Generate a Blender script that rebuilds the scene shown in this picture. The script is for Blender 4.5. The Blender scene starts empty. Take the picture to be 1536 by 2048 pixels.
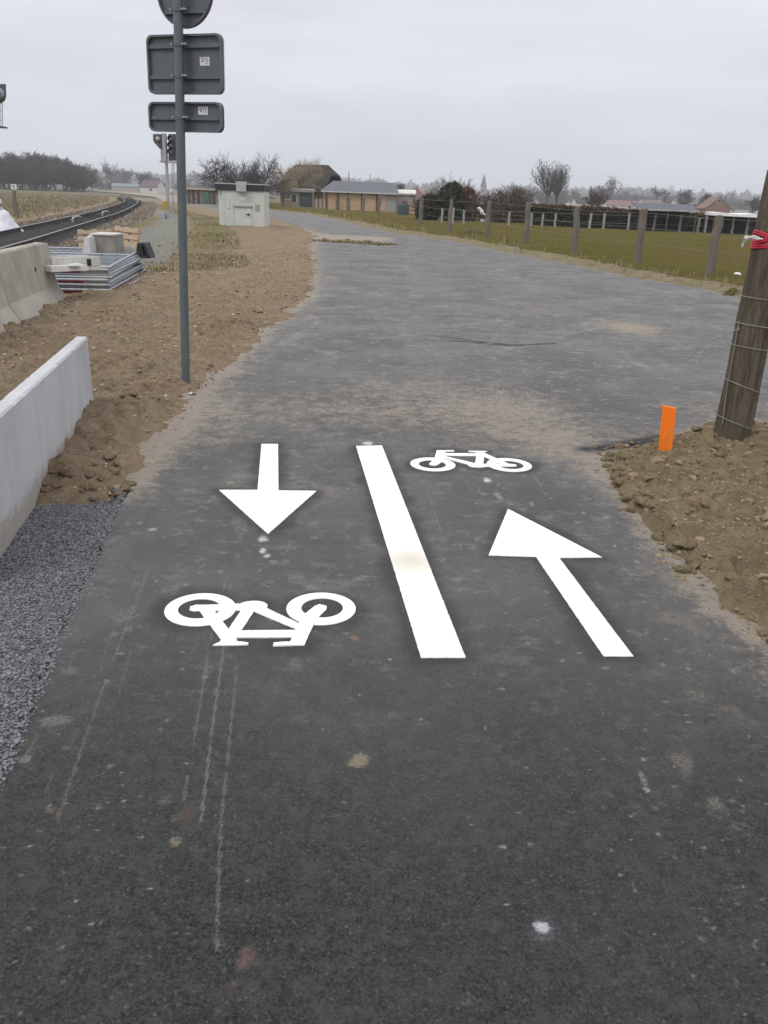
import bpy, bmesh, math, random
import numpy as np
from mathutils import Vector, Matrix
random.seed(7); rng = np.random.default_rng(7)
SC = bpy.context.scene; COL = SC.collection
R = math.radians

# ------------------------------------------------------------------ camera model (measured from the photograph)
F = 1650.; H = 1.5
rho = math.atan(.036); dd = (1024 - 396.) * math.cos(rho); th = math.atan(dd / F)
st, ct, sr, cr = math.sin(th), math.cos(th), math.sin(rho), math.cos(rho)
U0 = (0, st, ct); FW = (0, ct, -st)
RC = (cr, sr * U0[1], sr * U0[2]); UC = (-sr, cr * U0[1], cr * U0[2])
def ray(px, py):
    a = (px - 768) / F; b = -(py - 1024) / F
    return [RC[i] * a + UC[i] * b + FW[i] for i in range(3)]
def G(px, py, z=0.):
    """ground (or level z) point that the photograph shows at this place"""
    r = ray(px, py); t = (z - H) / r[2]
    return Vector((r[0] * t, r[1] * t, z))
def D(px, py, Y):
    """point at distance Y along the ground"""
    r = ray(px, py); t = Y / r[1]
    return Vector((r[0] * t, Y, H + r[2] * t))
def X(px, Y):
    return D(px, 368 + .036 * px, Y).x

# ------------------------------------------------------------------ object helpers
ROOT = {}
def tag(o, label=None, cat=None, group=None, kind=None):
    if label: o['label'] = label
    if cat: o['category'] = cat
    if group: o['group'] = group
    if kind: o['kind'] = kind
    return o
def empty(name, loc, label, cat, group=None):
    o = bpy.data.objects.new(name, None); COL.objects.link(o)
    o.location = loc; o.empty_display_size = .2
    ROOT[o] = Vector(loc)
    return tag(o, label, cat, group)
class MB:
    def __init__(s): s.v = []; s.f = []; s.sm = []
    def add(s, vs, fs, smooth=False):
        n = len(s.v); s.v.extend([tuple(p) for p in vs])
        for f in fs: s.f.append([i + n for i in f]); s.sm.append(smooth)
        return s
    def box(s, c, size, rot=None, taper=(1, 1), bev=0):
        hx, hy, hz = [q / 2 for q in size]
        P = []
        for z, k in ((-hz, (1, 1)), (hz, taper)):
            for x, y in ((-hx, -hy), (hx, -hy), (hx, hy), (-hx, hy)):
                p = Vector((x * k[0], y * k[1], z))
                if rot is not None: p = rot @ p
                P.append(Vector(c) + p)
        return s.add(P, [(3, 2, 1, 0), (4, 5, 6, 7), (0, 1, 5, 4), (1, 2, 6, 5), (2, 3, 7, 6), (3, 0, 4, 7)])
    def tube(s, a, b, ra, rb=None, n=8, cap=True, smooth=True):
        return s.path([a, b], [ra, ra if rb is None else rb], n, cap, smooth)
    def path(s, pts, rad, n=8, cap=True, smooth=True):
        pts = [Vector(p) for p in pts]
        if not isinstance(rad, (list, tuple)): rad = [rad] * len(pts)
        V = []; m = len(pts)
        prev = None
        for i, p in enumerate(pts):
            t = (pts[min(i + 1, m - 1)] - pts[max(i - 1, 0)])
            if t.length < 1e-9: t = Vector((0, 0, 1))
            t.normalize()
            if prev is None:
                u = t.cross(Vector((0, 0, 1)) if abs(t.z) < .9 else Vector((1, 0, 0)))
            else:
                u = prev - t * prev.dot(t)
            u.normalize(); prev = u
            w = t.cross(u)
            for k in range(n):
                a = 2 * math.pi * k / n
                V.append(p + (u * math.cos(a) + w * math.sin(a)) * rad[i])
        Fc = [(i * n + k, i * n + (k + 1) % n, (i + 1) * n + (k + 1) % n, (i + 1) * n + k) for i in range(m - 1) for k in range(n)]
        s.add(V, Fc, smooth)
        if cap:
            s.add(V[:n], [tuple(range(n - 1, -1, -1))]); s.add(V[-n:], [tuple(range(n))])
        return s
    def prism(s, poly, d, back=None):
        """closed outline poly (3D points), pushed along vector d"""
        n = len(poly); d = Vector(d)
        P = [Vector(p) for p in poly] + [Vector(p) + d for p in poly]
        fs = [tuple(range(n - 1, -1, -1)), tuple(range(n, 2 * n))]
        fs += [(i, (i + 1) % n, n + (i + 1) % n, n + i) for i in range(n)]
        return s.add(P, fs)
    def ring(s, outer, inner, d):
        n = len(outer); d = Vector(d)
        P = [Vector(p) for p in outer] + [Vector(p) for p in inner]
        P = P + [p + d for p in P]
        fs = []
        for i in range(n):
            j = (i + 1) % n
            fs += [(i, j, n + j, n + i), (2 * n + i, 3 * n + i, 3 * n + j, 2 * n + j), (i, 2 * n + i, 2 * n + j, j), (n + i, n + j, 3 * n + j, 3 * n + i)]
        return s.add(P, fs)
    def lump(s, c, r, seed=0, sub=2, rough=.25, flat=1.):
        bm = bmesh.new(); bmesh.ops.create_icosphere(bm, subdivisions=sub, radius=1)
        rr = random.Random(seed)
        ph = [(Vector((rr.uniform(-1, 1), rr.uniform(-1, 1), rr.uniform(-1, 1))).normalized(), rr.uniform(1.5, 4), rr.uniform(0, 6)) for _ in range(7)]
        V = []
        for v in bm.verts:
            k = 1 + rough * sum(math.sin(v.co.dot(d) * f + p) for d, f, p in ph) / 3
            q = v.co * k
            V.append(Vector(c) + Vector((q.x * r[0], q.y * r[1], q.z * r[2])))
        fs = [[v.index for v in f.verts] for f in bm.faces]; bm.free()
        return s.add(V, fs, True)
    def build(s, name, mat, parent=None, loc=None, fix=True):
        if parent is not None: base = ROOT[parent]
        else: base = Vector(loc) if loc is not None else Vector((0, 0, 0))
        me = bpy.data.meshes.new(name)
        me.from_pydata([(p[0] - base.x, p[1] - base.y, p[2] - base.z) for p in s.v], [], s.f)
        me.polygons.foreach_set('use_smooth', s.sm)
        if fix:
            bm = bmesh.new(); bm.from_mesh(me); bmesh.ops.recalc_face_normals(bm, faces=bm.faces); bm.to_mesh(me); bm.free()
        me.materials.append(mat)
        o = bpy.data.objects.new(name, me); COL.objects.link(o)
        if parent is not None: o.parent = parent
        else: o.location = base
        ROOT[o] = base
        return o
def npmesh(name, V, Fq, mat, attrs=None, smooth=True, loc=None, parent=None):
    """mesh from numpy arrays; Fq is (n,3) or (n,4)"""
    base = np.zeros(3)
    if parent is not None: base = np.array(ROOT[parent])
    elif loc is not None: base = np.array(loc)
    V = np.asarray(V, dtype=np.float32) - base.astype(np.float32)
    k = Fq.shape[1]
    me = bpy.data.meshes.new(name)
    me.vertices.add(len(V)); me.vertices.foreach_set('co', V.ravel())
    me.loops.add(Fq.size); me.loops.foreach_set('vertex_index', Fq.ravel().astype(np.int32))
    me.polygons.add(len(Fq)); me.polygons.foreach_set('loop_start', np.arange(0, Fq.size, k, dtype=np.int32))
    me.polygons.foreach_set('use_smooth', np.full(len(Fq), smooth))
    me.update(calc_edges=True)
    for an, (tp, data) in (attrs or {}).items():
        a = me.attributes.new(an, tp, 'POINT')
        a.data.foreach_set('color' if tp == 'FLOAT_COLOR' else 'value', np.asarray(data, dtype=np.float32).ravel())
    me.materials.append(mat)
    o = bpy.data.objects.new(name, me); COL.objects.link(o)
    if parent is not None: o.parent = parent
    elif loc is not None: o.location = loc
    ROOT[o] = Vector(base)
    return o
def clone(o, loc=None, rot=None, scale=None, label=None, group=None, name=None):
    c = o.copy(); COL.objects.link(c)
    if loc is not None: c.location = loc
    if rot is not None: c.rotation_euler = rot
    if scale is not None: c.scale = scale
    if label: c['label'] = label
    if group: c['group'] = group
    for ch in list(o.children):
        d = ch.copy(); COL.objects.link(d); d.parent = c
        for g in list(ch.children):
            e = g.copy(); COL.objects.link(e); e.parent = d
    return c

# ------------------------------------------------------------------ materials
class NT:
    def __init__(s, name):
        s.m = bpy.data.materials.new(name); s.m.use_nodes = True; s.t = s.m.node_tree; s.t.nodes.clear()
        s.out = s.n('ShaderNodeOutputMaterial'); s.b = s.n('ShaderNodeBsdfPrincipled')
        s.l(s.b.outputs[0], s.out.inputs['Surface']); s._tc = None
    def n(s, tp, **kw):
        nd = s.t.nodes.new(tp)
        for k, v in kw.items():
            if k in nd.inputs: nd.inputs[k].default_value = v
            else: setattr(nd, k, v)
        return nd
    def l(s, a, b): s.t.links.new(a, b)
    def setin(s, sock, v):
        if hasattr(v, 'is_output') or isinstance(v, bpy.types.NodeSocket): s.l(v, sock)
        else: sock.default_value = v
    def co(s, stretch=None):
        if s._tc is None: s._tc = s.n('ShaderNodeTexCoord')
        o = s._tc.outputs['Object']
        if stretch:
            mp = s.n('ShaderNodeMapping'); mp.inputs['Scale'].default_value = stretch; s.l(o, mp.inputs[0]); o = mp.outputs[0]
        return o
    def noise(s, scale, detail=4, rough=.55, stretch=None, dist=0):
        nd = s.n('ShaderNodeTexNoise'); nd.inputs['Scale'].default_value = scale; nd.inputs['Detail'].default_value = detail
        nd.inputs['Roughness'].default_value = rough; nd.inputs['Distortion'].default_value = dist
        s.l(s.co(stretch), nd.inputs['Vector']); return nd.outputs['Fac']
    def voro(s, scale, stretch=None, out='Distance'):
        nd = s.n('ShaderNodeTexVoronoi'); nd.inputs['Scale'].default_value = scale
        s.l(s.co(stretch), nd.inputs['Vector']); return nd.outputs[out]
    def rng(s, v, a, b, c=0, d=1, smooth=True):
        nd = s.n('ShaderNodeMapRange'); nd.interpolation_type = 'SMOOTHSTEP' if smooth else 'LINEAR'
        s.setin(nd.inputs[0], v)
        for i, q in zip((1, 2, 3, 4), (a, b, c, d)): s.setin(nd.inputs[i], q)
        return nd.outputs[0]
    def math(s, op, a, b=0., clamp=False):
        nd = s.n('ShaderNodeMath', operation=op); nd.use_clamp = clamp
        s.setin(nd.inputs[0], a); s.setin(nd.inputs[1], b); return nd.outputs[0]
    def mix(s, f, a, b, mode='MIX'):
        nd = s.n('ShaderNodeMix', data_type='RGBA', blend_type=mode)
        s.setin(nd.inputs[0], f)
        for sk, q in ((nd.inputs[6], a), (nd.inputs[7], b)):
            if isinstance(q, tuple) and len(q) == 3: q = q + (1,)
            s.setin(sk, q)
        return nd.outputs[2]
    def attr(s, name):
        return s.n('ShaderNodeAttribute', attribute_name=name)
    def bump(s, h, strength=.5, dist=.01):
        nd = s.n('ShaderNodeBump'); nd.inputs['Strength'].default_value = strength; nd.inputs['Distance'].default_value = dist
        s.l(h, nd.inputs['Height']); s.l(nd.outputs[0], s.b.inputs['Normal'])
    def fin(s, col, rough=.8, metal=0, spec=.5):
        if isinstance(col, tuple) and len(col) == 3: col = col + (1,)
        s.setin(s.b.inputs['Base Color'], col); s.setin(s.b.inputs['Roughness'], rough)
        s.b.inputs['Metallic'].default_value = metal; s.b.inputs['Specular IOR Level'].default_value = spec
        return s.m
def M(name, c1, c2=None, scale=6, rough=.75, bump=.25, bscale=None, bdist=.01, stretch=None, metal=0, spec=.4, lo=.35, hi=.65):
    t = NT(name)
    if c2 is None: c2 = tuple(q * .8 for q in c1)
    f = t.rng(t.noise(scale, 5, .6, stretch), lo, hi)
    if bump: t.bump(t.noise(bscale or scale * 6, 5, .65, stretch), bump, bdist)
    return t.fin(t.mix(f, c1, c2), rough, metal, spec)
def attr_mat(name, rough=.95, mul=1., spec=.03):
    t = NT(name)
    return t.fin(t.attr('tint').outputs['Color'], rough, 0, spec)

# ------------------------------------------------------------------ numpy noise
def _h(ix, iy, seed):
    n = (ix * 374761393 + iy * 668265263 + seed * 1442695041) & 0x7fffffff
    n = ((n ^ (n >> 13)) * 1274126177) & 0x7fffffff
    return ((n ^ (n >> 16)) & 0xffff) / 65535.
def vnoise(x, y, seed=0):
    x0 = np.floor(x).astype(np.int64); y0 = np.floor(y).astype(np.int64)
    fx = x - x0; fy = y - y0; fx = fx * fx * (3 - 2 * fx); fy = fy * fy * (3 - 2 * fy)
    return (_h(x0, y0, seed) * (1 - fx) + _h(x0 + 1, y0, seed) * fx) * (1 - fy) + (_h(x0, y0 + 1, seed) * (1 - fx) + _h(x0 + 1, y0 + 1, seed) * fx) * fy
def fbm(x, y, scale, octv=4, seed=0, gain=.5):
    a = 1.; t = 0.; s = 0.
    for i in range(octv):
        s = s + a * vnoise(x * scale * 2 ** i + i * 17.3, y * scale * 2 ** i - i * 9.1, seed + i * 7); t += a; a *= gain
    return s / t
def sstep(x, a, b):
    t = np.clip((x - a) / (b - a), 0, 1); return t * t * (3 - 2 * t)
def sdist(x, y, poly):
    """signed distance to a polygon, positive inside"""
    P = [(p[0], p[1]) for p in poly]; n = len(P)
    d = np.full(x.shape, 1e9); ins = np.zeros(x.shape, bool)
    for i in range(n):
        ax, ay = P[i]; bx, by = P[(i + 1) % n]
        ex, ey = bx - ax, by - ay; L = ex * ex + ey * ey + 1e-12
        t = np.clip(((x - ax) * ex + (y - ay) * ey) / L, 0, 1)
        d = np.minimum(d, np.hypot(x - ax - t * ex, y - ay - t * ey))
        if ay != by:
            c = ((ay > y) != (by > y)) & (x < (bx - ax) * (y - ay) / (by - ay) + ax)
            ins ^= c
    return np.where(ins, d, -d)
def ldist(x, y, pts):
    d = np.full(x.shape, 1e9)
    for (ax, ay), (bx, by) in zip(pts[:-1], pts[1:]):
        ex, ey = bx - ax, by - ay; L = ex * ex + ey * ey + 1e-12
        t = np.clip(((x - ax) * ex + (y - ay) * ey) / L, 0, 1)
        d = np.minimum(d, np.hypot(x - ax - t * ex, y - ay - t * ey))
    return d
def smooth_line(pts, n=8):
    P = [Vector((p[0], p[1], p[2] if len(p) > 2 else 0)) for p in pts]; out = []
    for i in range(len(P) - 1):
        p0, p1, p2, p3 = P[max(i - 1, 0)], P[i], P[i + 1], P[min(i + 2, len(P) - 1)]
        for k in range(n):
            t = k / n
            out.append(.5 * ((2 * p1) + (p2 - p0) * t + (2 * p0 - 5 * p1 + 4 * p2 - p3) * t * t + (3 * p1 - p0 - 3 * p2 + p3) * t ** 3))
    out.append(P[-1]); return out

# ------------------------------------------------------------------ zones
g2 = lambda *p: tuple(G(*p)[:2])
LEFT = [(-.95, .1), g2(0, 1530), g2(100, 1290), g2(235, 1000), g2(300, 938), g2(335, 860), g2(385, 795), g2(450, 740), g2(530, 660), g2(622, 590), g2(624, 530), g2(619, 490), g2(628, 471)]
VERGE = LEFT[3:] + [g2(600, 456), g2(530, 441), g2(432, 421), g2(380, 410), (-60, 190), (-200, 300), (-300, 300), (-300, 0), (-1.9, 0), (-1.9, 3.2), (-1.78, 3.9)]
GRAVEL = LEFT[:4] + [(-1.42, 4.1), (-1.95, 4.2), (-1.9, 2), (-1.9, .1)]
ROADR = [g2(1536, 612), g2(1400, 577), g2(1250, 552), g2(1130, 526), g2(1000, 502), g2(900, 481), g2(790, 466), g2(700, 446), g2(620, 429), g2(535, 420), g2(430, 405)]
FIELD = [(30, 9.5), (12, 12.2)] + ROADR + [(-60, 205), (-90, 300), (260, 300), (260, 9)]
MOUND = [g2(1640, 1420), g2(1536, 1300), g2(1400, 1180), g2(1290, 1050), g2(1225, 965), g2(1195, 906), (1.75, 5.42), (2.2, 5.75), (2.9, 6.15), (4.5, 6.5), (14, 6.9), (14, -1), (1.9, -1), (1.72, 1.2)]
RAILPX = [(0, 497), (65, 478), (130, 458), (192, 439), (247, 421), (274, 406), (272, 400), (255, 393), (228, 385)]
RAIL = [(-6.6, 10.), (-7.6, 14.4)] + [tuple(G(x, y, .15)[:2]) for x, y in RAILPX] + [(-200., 500.)]
RAIL = [tuple(p[:2]) for p in smooth_line(RAIL, 8)]
def offs(line, d):
    out = []
    for i, p in enumerate(line):
        a = line[max(i - 1, 0)]; b = line[min(i + 1, len(line) - 1)]
        tx, ty = b[0] - a[0], b[1] - a[1]; L = math.hypot(tx, ty)
        out.append((p[0] - ty / L * d, p[1] + tx / L * d))
    return out
TRACK = offs(RAIL, .72)

# ------------------------------------------------------------------ terrain: one polar grid cut into zones
ang = np.radians(np.arange(-60, 60.01, .30)); rad = np.exp(np.arange(math.log(1.0), math.log(170), .0062))
A, RR = np.meshgrid(ang, rad)
PX = (np.sin(A) * RR).ravel(); PY = (np.cos(A) * RR).ravel()
nc = len(ang); nr = len(rad)
q = (np.arange(nr - 1)[:, None] * nc + np.arange(nc - 1)[None, :]).ravel()
QUADS = np.stack([q, q + 1, q + nc + 1, q + nc], 1)
edge_w = (fbm(PX, PY, 2.2, 4, 3) - .5) * .42 + (fbm(PX, PY, 11, 3, 31) - .5) * .18
SD = {}
for nm, poly in (('verge', VERGE), ('mound', MOUND), ('gravel', GRAVEL), ('field', FIELD)):
    SD[nm] = sdist(PX, PY, poly)
def h_verge(x, y, sd):
    e = sd + ((fbm(x, y, 2.2, 4, 3) - .5) * .42 + (fbm(x, y, 11, 3, 31) - .5) * .18) * np.clip(y / 9, .35, 2.2)
    lump = (fbm(x, y, 1.1, 4, 5) - .45) * .10 + ((fbm(x, y, 7, 4, 9) - .5) * .05 + (billow(x, y, 5, 45) - .5) * .03 + (clods(x + .03 * fbm(x, y, 20, 2, 3), y, .13, 46) * .42 * sstep(fbm(x, y, 1.3, 2, 56) + .25 * sstep(y, 6.2, 5) * sstep(x, -1.2, -1.6), .38, .62) + clods(x, y + .02 * fbm(x, y, 30, 2, 6), .06, 57) * .62 - .035) * (y < 16)) * np.clip(1.6 - y / 30, .35, 1)
    dt = ldist(x, y, TRACK)
    k = sstep(dt, 1.6, 3.2)
    hill = .12 * sstep(y, 20, 36) * sstep(-x, 4, 5.5) * sstep(-x, 11, 9)
    h = (.055 + lump + hill) * k + (-.02) * (1 - k)
    return h * sstep(e, 0, .3) - .05 * (1 - sstep(e, -.06, .08))
def h_mound(x, y, sd):
    e = sd + (fbm(x, y, 3, 4, 13) - .5) * .22
    low = 1 - .60 * sstep(y, 4.2, 4.9) * sstep(x, 2.32, 1.72)
    h = .27 * low * (1 - np.exp(-np.clip(e, 0, 9) / .55)) + (fbm(x, y, 2.6, 4, 15) - .5) * .16 * low * sstep(e, 0, .35) + ((fbm(x, y, 11, 4, 17) - .5) * .03 + clods(x + .03 * fbm(x, y, 20, 2, 3), y + .03 * fbm(x, y, 20, 2, 4), .14, 47) * .32 * sstep(fbm(x, y, 1.7, 2, 55), .35, .6) + clods(x + .02 * fbm(x, y, 40, 2, 5), y, .06, 48) * .55 + clods(x, y, .026, 49) * .5 - .05) * sstep(e, -.05, .2)
    ridge = .08 * np.exp(-((e - .12) / .1) ** 2) * sstep(fbm(x, y, 4, 3, 19), .4, .6) * sstep(y, 4.7, 3.9)
    return np.where(e > 0, (h + ridge) * sstep(e, -.02, .1), 0) - .05 * (1 - sstep(e, -.05, .05))
def clods(x, y, cell, seed):
    """domes separated by cracks (cell noise)"""
    u, v = x / cell, y / cell; iu = np.floor(u).astype(np.int64); iv = np.floor(v).astype(np.int64); best = np.full(u.shape, 9.); hh = np.zeros(u.shape)
    for a in (-1, 0, 1):
        for b in (-1, 0, 1):
            cx_ = iu + a; cy_ = iv + b; d = np.hypot(u - cx_ - _h(cx_, cy_, seed), v - cy_ - _h(cx_, cy_, seed + 5)); k = d < best
            best = np.where(k, d, best); hh = np.where(k, _h(cx_, cy_, seed + 9), hh)
    return np.sqrt(np.clip(1 - (best / .85) ** 2, 0, 1)) * (.25 + .9 * hh ** 1.5) * cell
def billow(x, y, sc, seed):
    return 1 - np.abs(2 * fbm(x, y, sc, 3, seed) - 1) * 1.6
def h_gravel(x, y, sd):
    return -.022 + (fbm(x, y, 1.4, 3, 21) - .5) * .03 - .05 * (1 - sstep(sd, -.1, .02))
def h_field(x, y, sd):
    e = sd + (fbm(x, y, 1.6, 4, 23) - .5) * .5
    h = .05 + .10 * np.exp(-((e - .5) / .45) ** 2) * (fbm(x, y, 1.8, 4, 25)) + (fbm(x, y, .5, 4, 27) - .5) * .12
    return h * sstep(e, 0, .35) - .05 * (1 - sstep(e, -.1, .1))
HF = dict(verge=h_verge, mound=h_mound, gravel=h_gravel, field=h_field)
POLY = dict(verge=VERGE, mound=MOUND, gravel=GRAVEL, field=FIELD)
def height(nm, x, y):
    x = np.atleast_1d(np.asarray(x, float)); y = np.atleast_1d(np.asarray(y, float))
    return HF[nm](x, y, sdist(x, y, POLY[nm]))
def hz(nm, x, y): return float(height(nm, x, y)[0])
def zone_mesh(name, keep_face, z, mat, attrs=None):
    fq = QUADS[keep_face]; used = np.unique(fq); idx = np.full(len(PX), -1); idx[used] = np.arange(len(used))
    at = {k: (tp, d[used]) for k, (tp, d) in (attrs or {}).items()}
    o = npmesh(name, np.stack([PX[used], PY[used], z[used]], 1), idx[fq], mat, at)
    return tag(o, kind='structure')
fm = lambda a: a[QUADS].max(1)
fn = lambda a: a[QUADS].min(1)

# --- materials of the ground
def soil_mat(name, ca, cb, cc, dry):
    t = NT(name)
    n1 = t.rng(t.noise(1.3, 6, .65), .32, .68); n2 = t.rng(t.noise(9, 6, .7), .35, .65); n3 = t.rng(t.noise(60, 4, .7), .62, .72)
    c = t.mix(n1, ca, cb); n4 = t.rng(t.noise(2.6, 7, .75, (1, .8, 1)), .5, .66); c = t.mix(t.math('MULTIPLY', n4, .6), c, (ca[0] * .86, ca[1] * .98, ca[2] * .95)); n5 = t.rng(t.noise(28, 5, .8), .54, .66); c = t.mix(t.math('MULTIPLY', n2, .45), c, cc); c = t.mix(t.math('MULTIPLY', n5, .6), c, tuple(q * .6 for q in cc)); c = t.mix(t.math('MULTIPLY', n3, .6), c, dry)
    a = t.attr('zone')
    sep = t.n('ShaderNodeSeparateColor'); t.l(a.outputs['Color'], sep.inputs[0])
    br = t.rng(t.noise(3, 6, .7), .3, .7)
    def amt(o): return t.rng(t.math('ADD', o, t.math('MULTIPLY', t.math('SUBTRACT', br, .5), .7)), .35, .65)
    c = t.mix(amt(sep.outputs[0]), c, t.mix(n2, (.17, .175, .155), (.25, .24, .21)))          # stone path by the railway
    c = t.mix(t.math('MULTIPLY', amt(sep.outputs[1]), .8), c, t.mix(n2, (.11, .105, .045), (.19, .165, .085)))  # grass
    c = t.mix(amt(sep.outputs[2]), c, t.mix(n2, (.02, .02, .021), (.065, .06, .056)))          # track ballast
    t.bump(t.math('ADD', t.noise(45, 6, .75), t.math('MULTIPLY', t.noise(12, 4, .6), 1.5)), .9, .03)
    return t.fin(c, .97, 0, .03)
m_soil = soil_mat('dry_soil', (.258, .190, .130), (.30, .24, .172), (.155, .112, .074), (.45, .39, .30))
m_mound = soil_mat('dug_soil', (.232, .182, .113), (.285, .228, .150), (.135, .104, .064), (.38, .32, .22))
def asphalt(name, base, lo, hi):
    t = NT(name)
    v = t.voro(170, out='Color'); sp = t.n('ShaderNodeSeparateColor'); t.l(v, sp.inputs[0])
    f1 = t.math('ADD', t.math('MULTIPLY', t.noise(120, 3, .85), .7), t.math('MULTIPLY', t.noise(45, 3, .7), .3)); f2 = t.rng(t.noise(.8, 6, .65), .3, .7)
    c = t.mix(t.rng(f1, .40, .60), lo, hi)
    c = t.mix(t.rng(t.noise(16, 5, .75), .45, .62, 0, .5), c, tuple(q * 1.25 for q in hi)); c = t.mix(t.rng(t.noise(55, 3, .7), .56, .66, 0, .55), c, tuple(q * .7 for q in lo)); c = t.mix(t.rng(t.noise(75, 3, .7), .60, .68, 0, .5), c, tuple(q * 1.9 for q in hi))
    c = t.mix(t.math('MULTIPLY', t.rng(sp.outputs[0], .95, .99), .30), c, (.20, .195, .185))
    c = t.mix(t.math('MULTIPLY', f2, .35), c, tuple(q * 1.4 for q in hi))
    age_and_light = t.attr('age_and_light').outputs['Fac']
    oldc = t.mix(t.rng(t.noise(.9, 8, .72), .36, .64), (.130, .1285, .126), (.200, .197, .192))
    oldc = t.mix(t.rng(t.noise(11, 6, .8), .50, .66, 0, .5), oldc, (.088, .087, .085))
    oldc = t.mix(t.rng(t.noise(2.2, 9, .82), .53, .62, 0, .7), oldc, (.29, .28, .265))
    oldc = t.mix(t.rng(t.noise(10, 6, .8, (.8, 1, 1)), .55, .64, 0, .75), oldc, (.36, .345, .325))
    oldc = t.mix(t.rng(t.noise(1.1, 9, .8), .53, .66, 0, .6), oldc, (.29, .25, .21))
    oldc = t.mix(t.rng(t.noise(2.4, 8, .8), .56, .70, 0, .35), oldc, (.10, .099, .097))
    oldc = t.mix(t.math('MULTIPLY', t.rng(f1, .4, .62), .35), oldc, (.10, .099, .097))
    c = t.mix(age_and_light, c, oldc)
    d = t.attr('dust').outputs['Fac']
    br = t.math('ADD', t.math('MULTIPLY', t.noise(7, 8, .8), .68), t.math('MULTIPLY', t.noise(50, 4, .8), .42))
    dm = t.rng(t.math('ADD', d, t.math('MULTIPLY', t.math('SUBTRACT', br, .53), 3.4)), .42, 1.0)
    c = t.mix(t.math('MULTIPLY', dm, .8), c, t.mix(t.noise(14, 5, .7), (.235, .195, .155), (.39, .34, .285)))
    s = t.attr('stain'); sb = t.rng(t.math('ADD', s.outputs['Alpha'], t.math('MULTIPLY', t.math('SUBTRACT', t.noise(110, 4, .85), .5), 2.0)), .18, 1.05)
    c = t.mix(t.math('MULTIPLY', t.math('MULTIPLY', sb, .85), t.rng(s.outputs['Alpha'], .01, .12)), c, s.outputs['Color'])
    c = t.mix(t.attr('fresh_and_shade').outputs['Fac'], c, t.mix(f1, (.024, .025, .0285), (.070, .071, .075)))
    t.bump(t.math('ADD', t.noise(120, 4, .8), t.math('MULTIPLY', t.voro(110), .9)), .85, .009)
    return t.fin(c, .88, 0, .2)
m_asph = asphalt('asphalt', 0, (.010, .0102, .0102), (.057, .057, .0565))
def gravel_mat():
    t = NT('gravel_bed'); v = t.voro(70, out='Color')
    sp = t.n('ShaderNodeSeparateColor'); t.l(v, sp.inputs[0])
    c = t.mix(sp.outputs[0], (.03, .032, .038), (.12, .122, .138)); t.bump(t.voro(70), 1., .02)
    return t.fin(c, .8, 0, .3)
def field_mat():
    t = NT('pasture_grass')
    n1 = t.rng(t.noise(.22, 6, .65), .35, .65); n2 = t.rng(t.noise(4, 6, .7), .35, .65)
    c = t.mix(n1, (.104, .099, .031), (.138, .104, .042)); c = t.mix(t.rng(t.noise(.11, 4, .6), .5, .66, 0, .7), c, (.135, .095, .045)); c = t.mix(t.math('MULTIPLY', n2, .5), c, (.080, .075, .022))
    z = t.attr('zone'); sp = t.n('ShaderNodeSeparateColor'); t.l(z.outputs['Color'], sp.inputs[0])
    br = t.rng(t.noise(5, 6, .7), .3, .7)
    k = t.rng(t.math('ADD', sp.outputs[0], t.math('MULTIPLY', t.math('SUBTRACT', br, .5), .8)), .35, .65)
    c = t.mix(k, c, t.mix(n2, (.24, .20, .14), (.17, .15, .085)))
    t.bump(t.noise(30, 6, .75), .8, .04)
    return t.fin(c, 1, 0, .0)
def ground_mat():
    t = NT('far_fields')
    n1 = t.rng(t.noise(.012, 5, .6, (1, .35, 1)), .4, .6); n2 = t.rng(t.noise(.25, 6, .7), .35, .65)
    c = t.mix(n1, (.155, .13, .09), (.10, .098, .045)); c = t.mix(t.math('MULTIPLY', n2, .4), c, (.19, .16, .12))
    return t.fin(c, .95, 0, .1)

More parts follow.
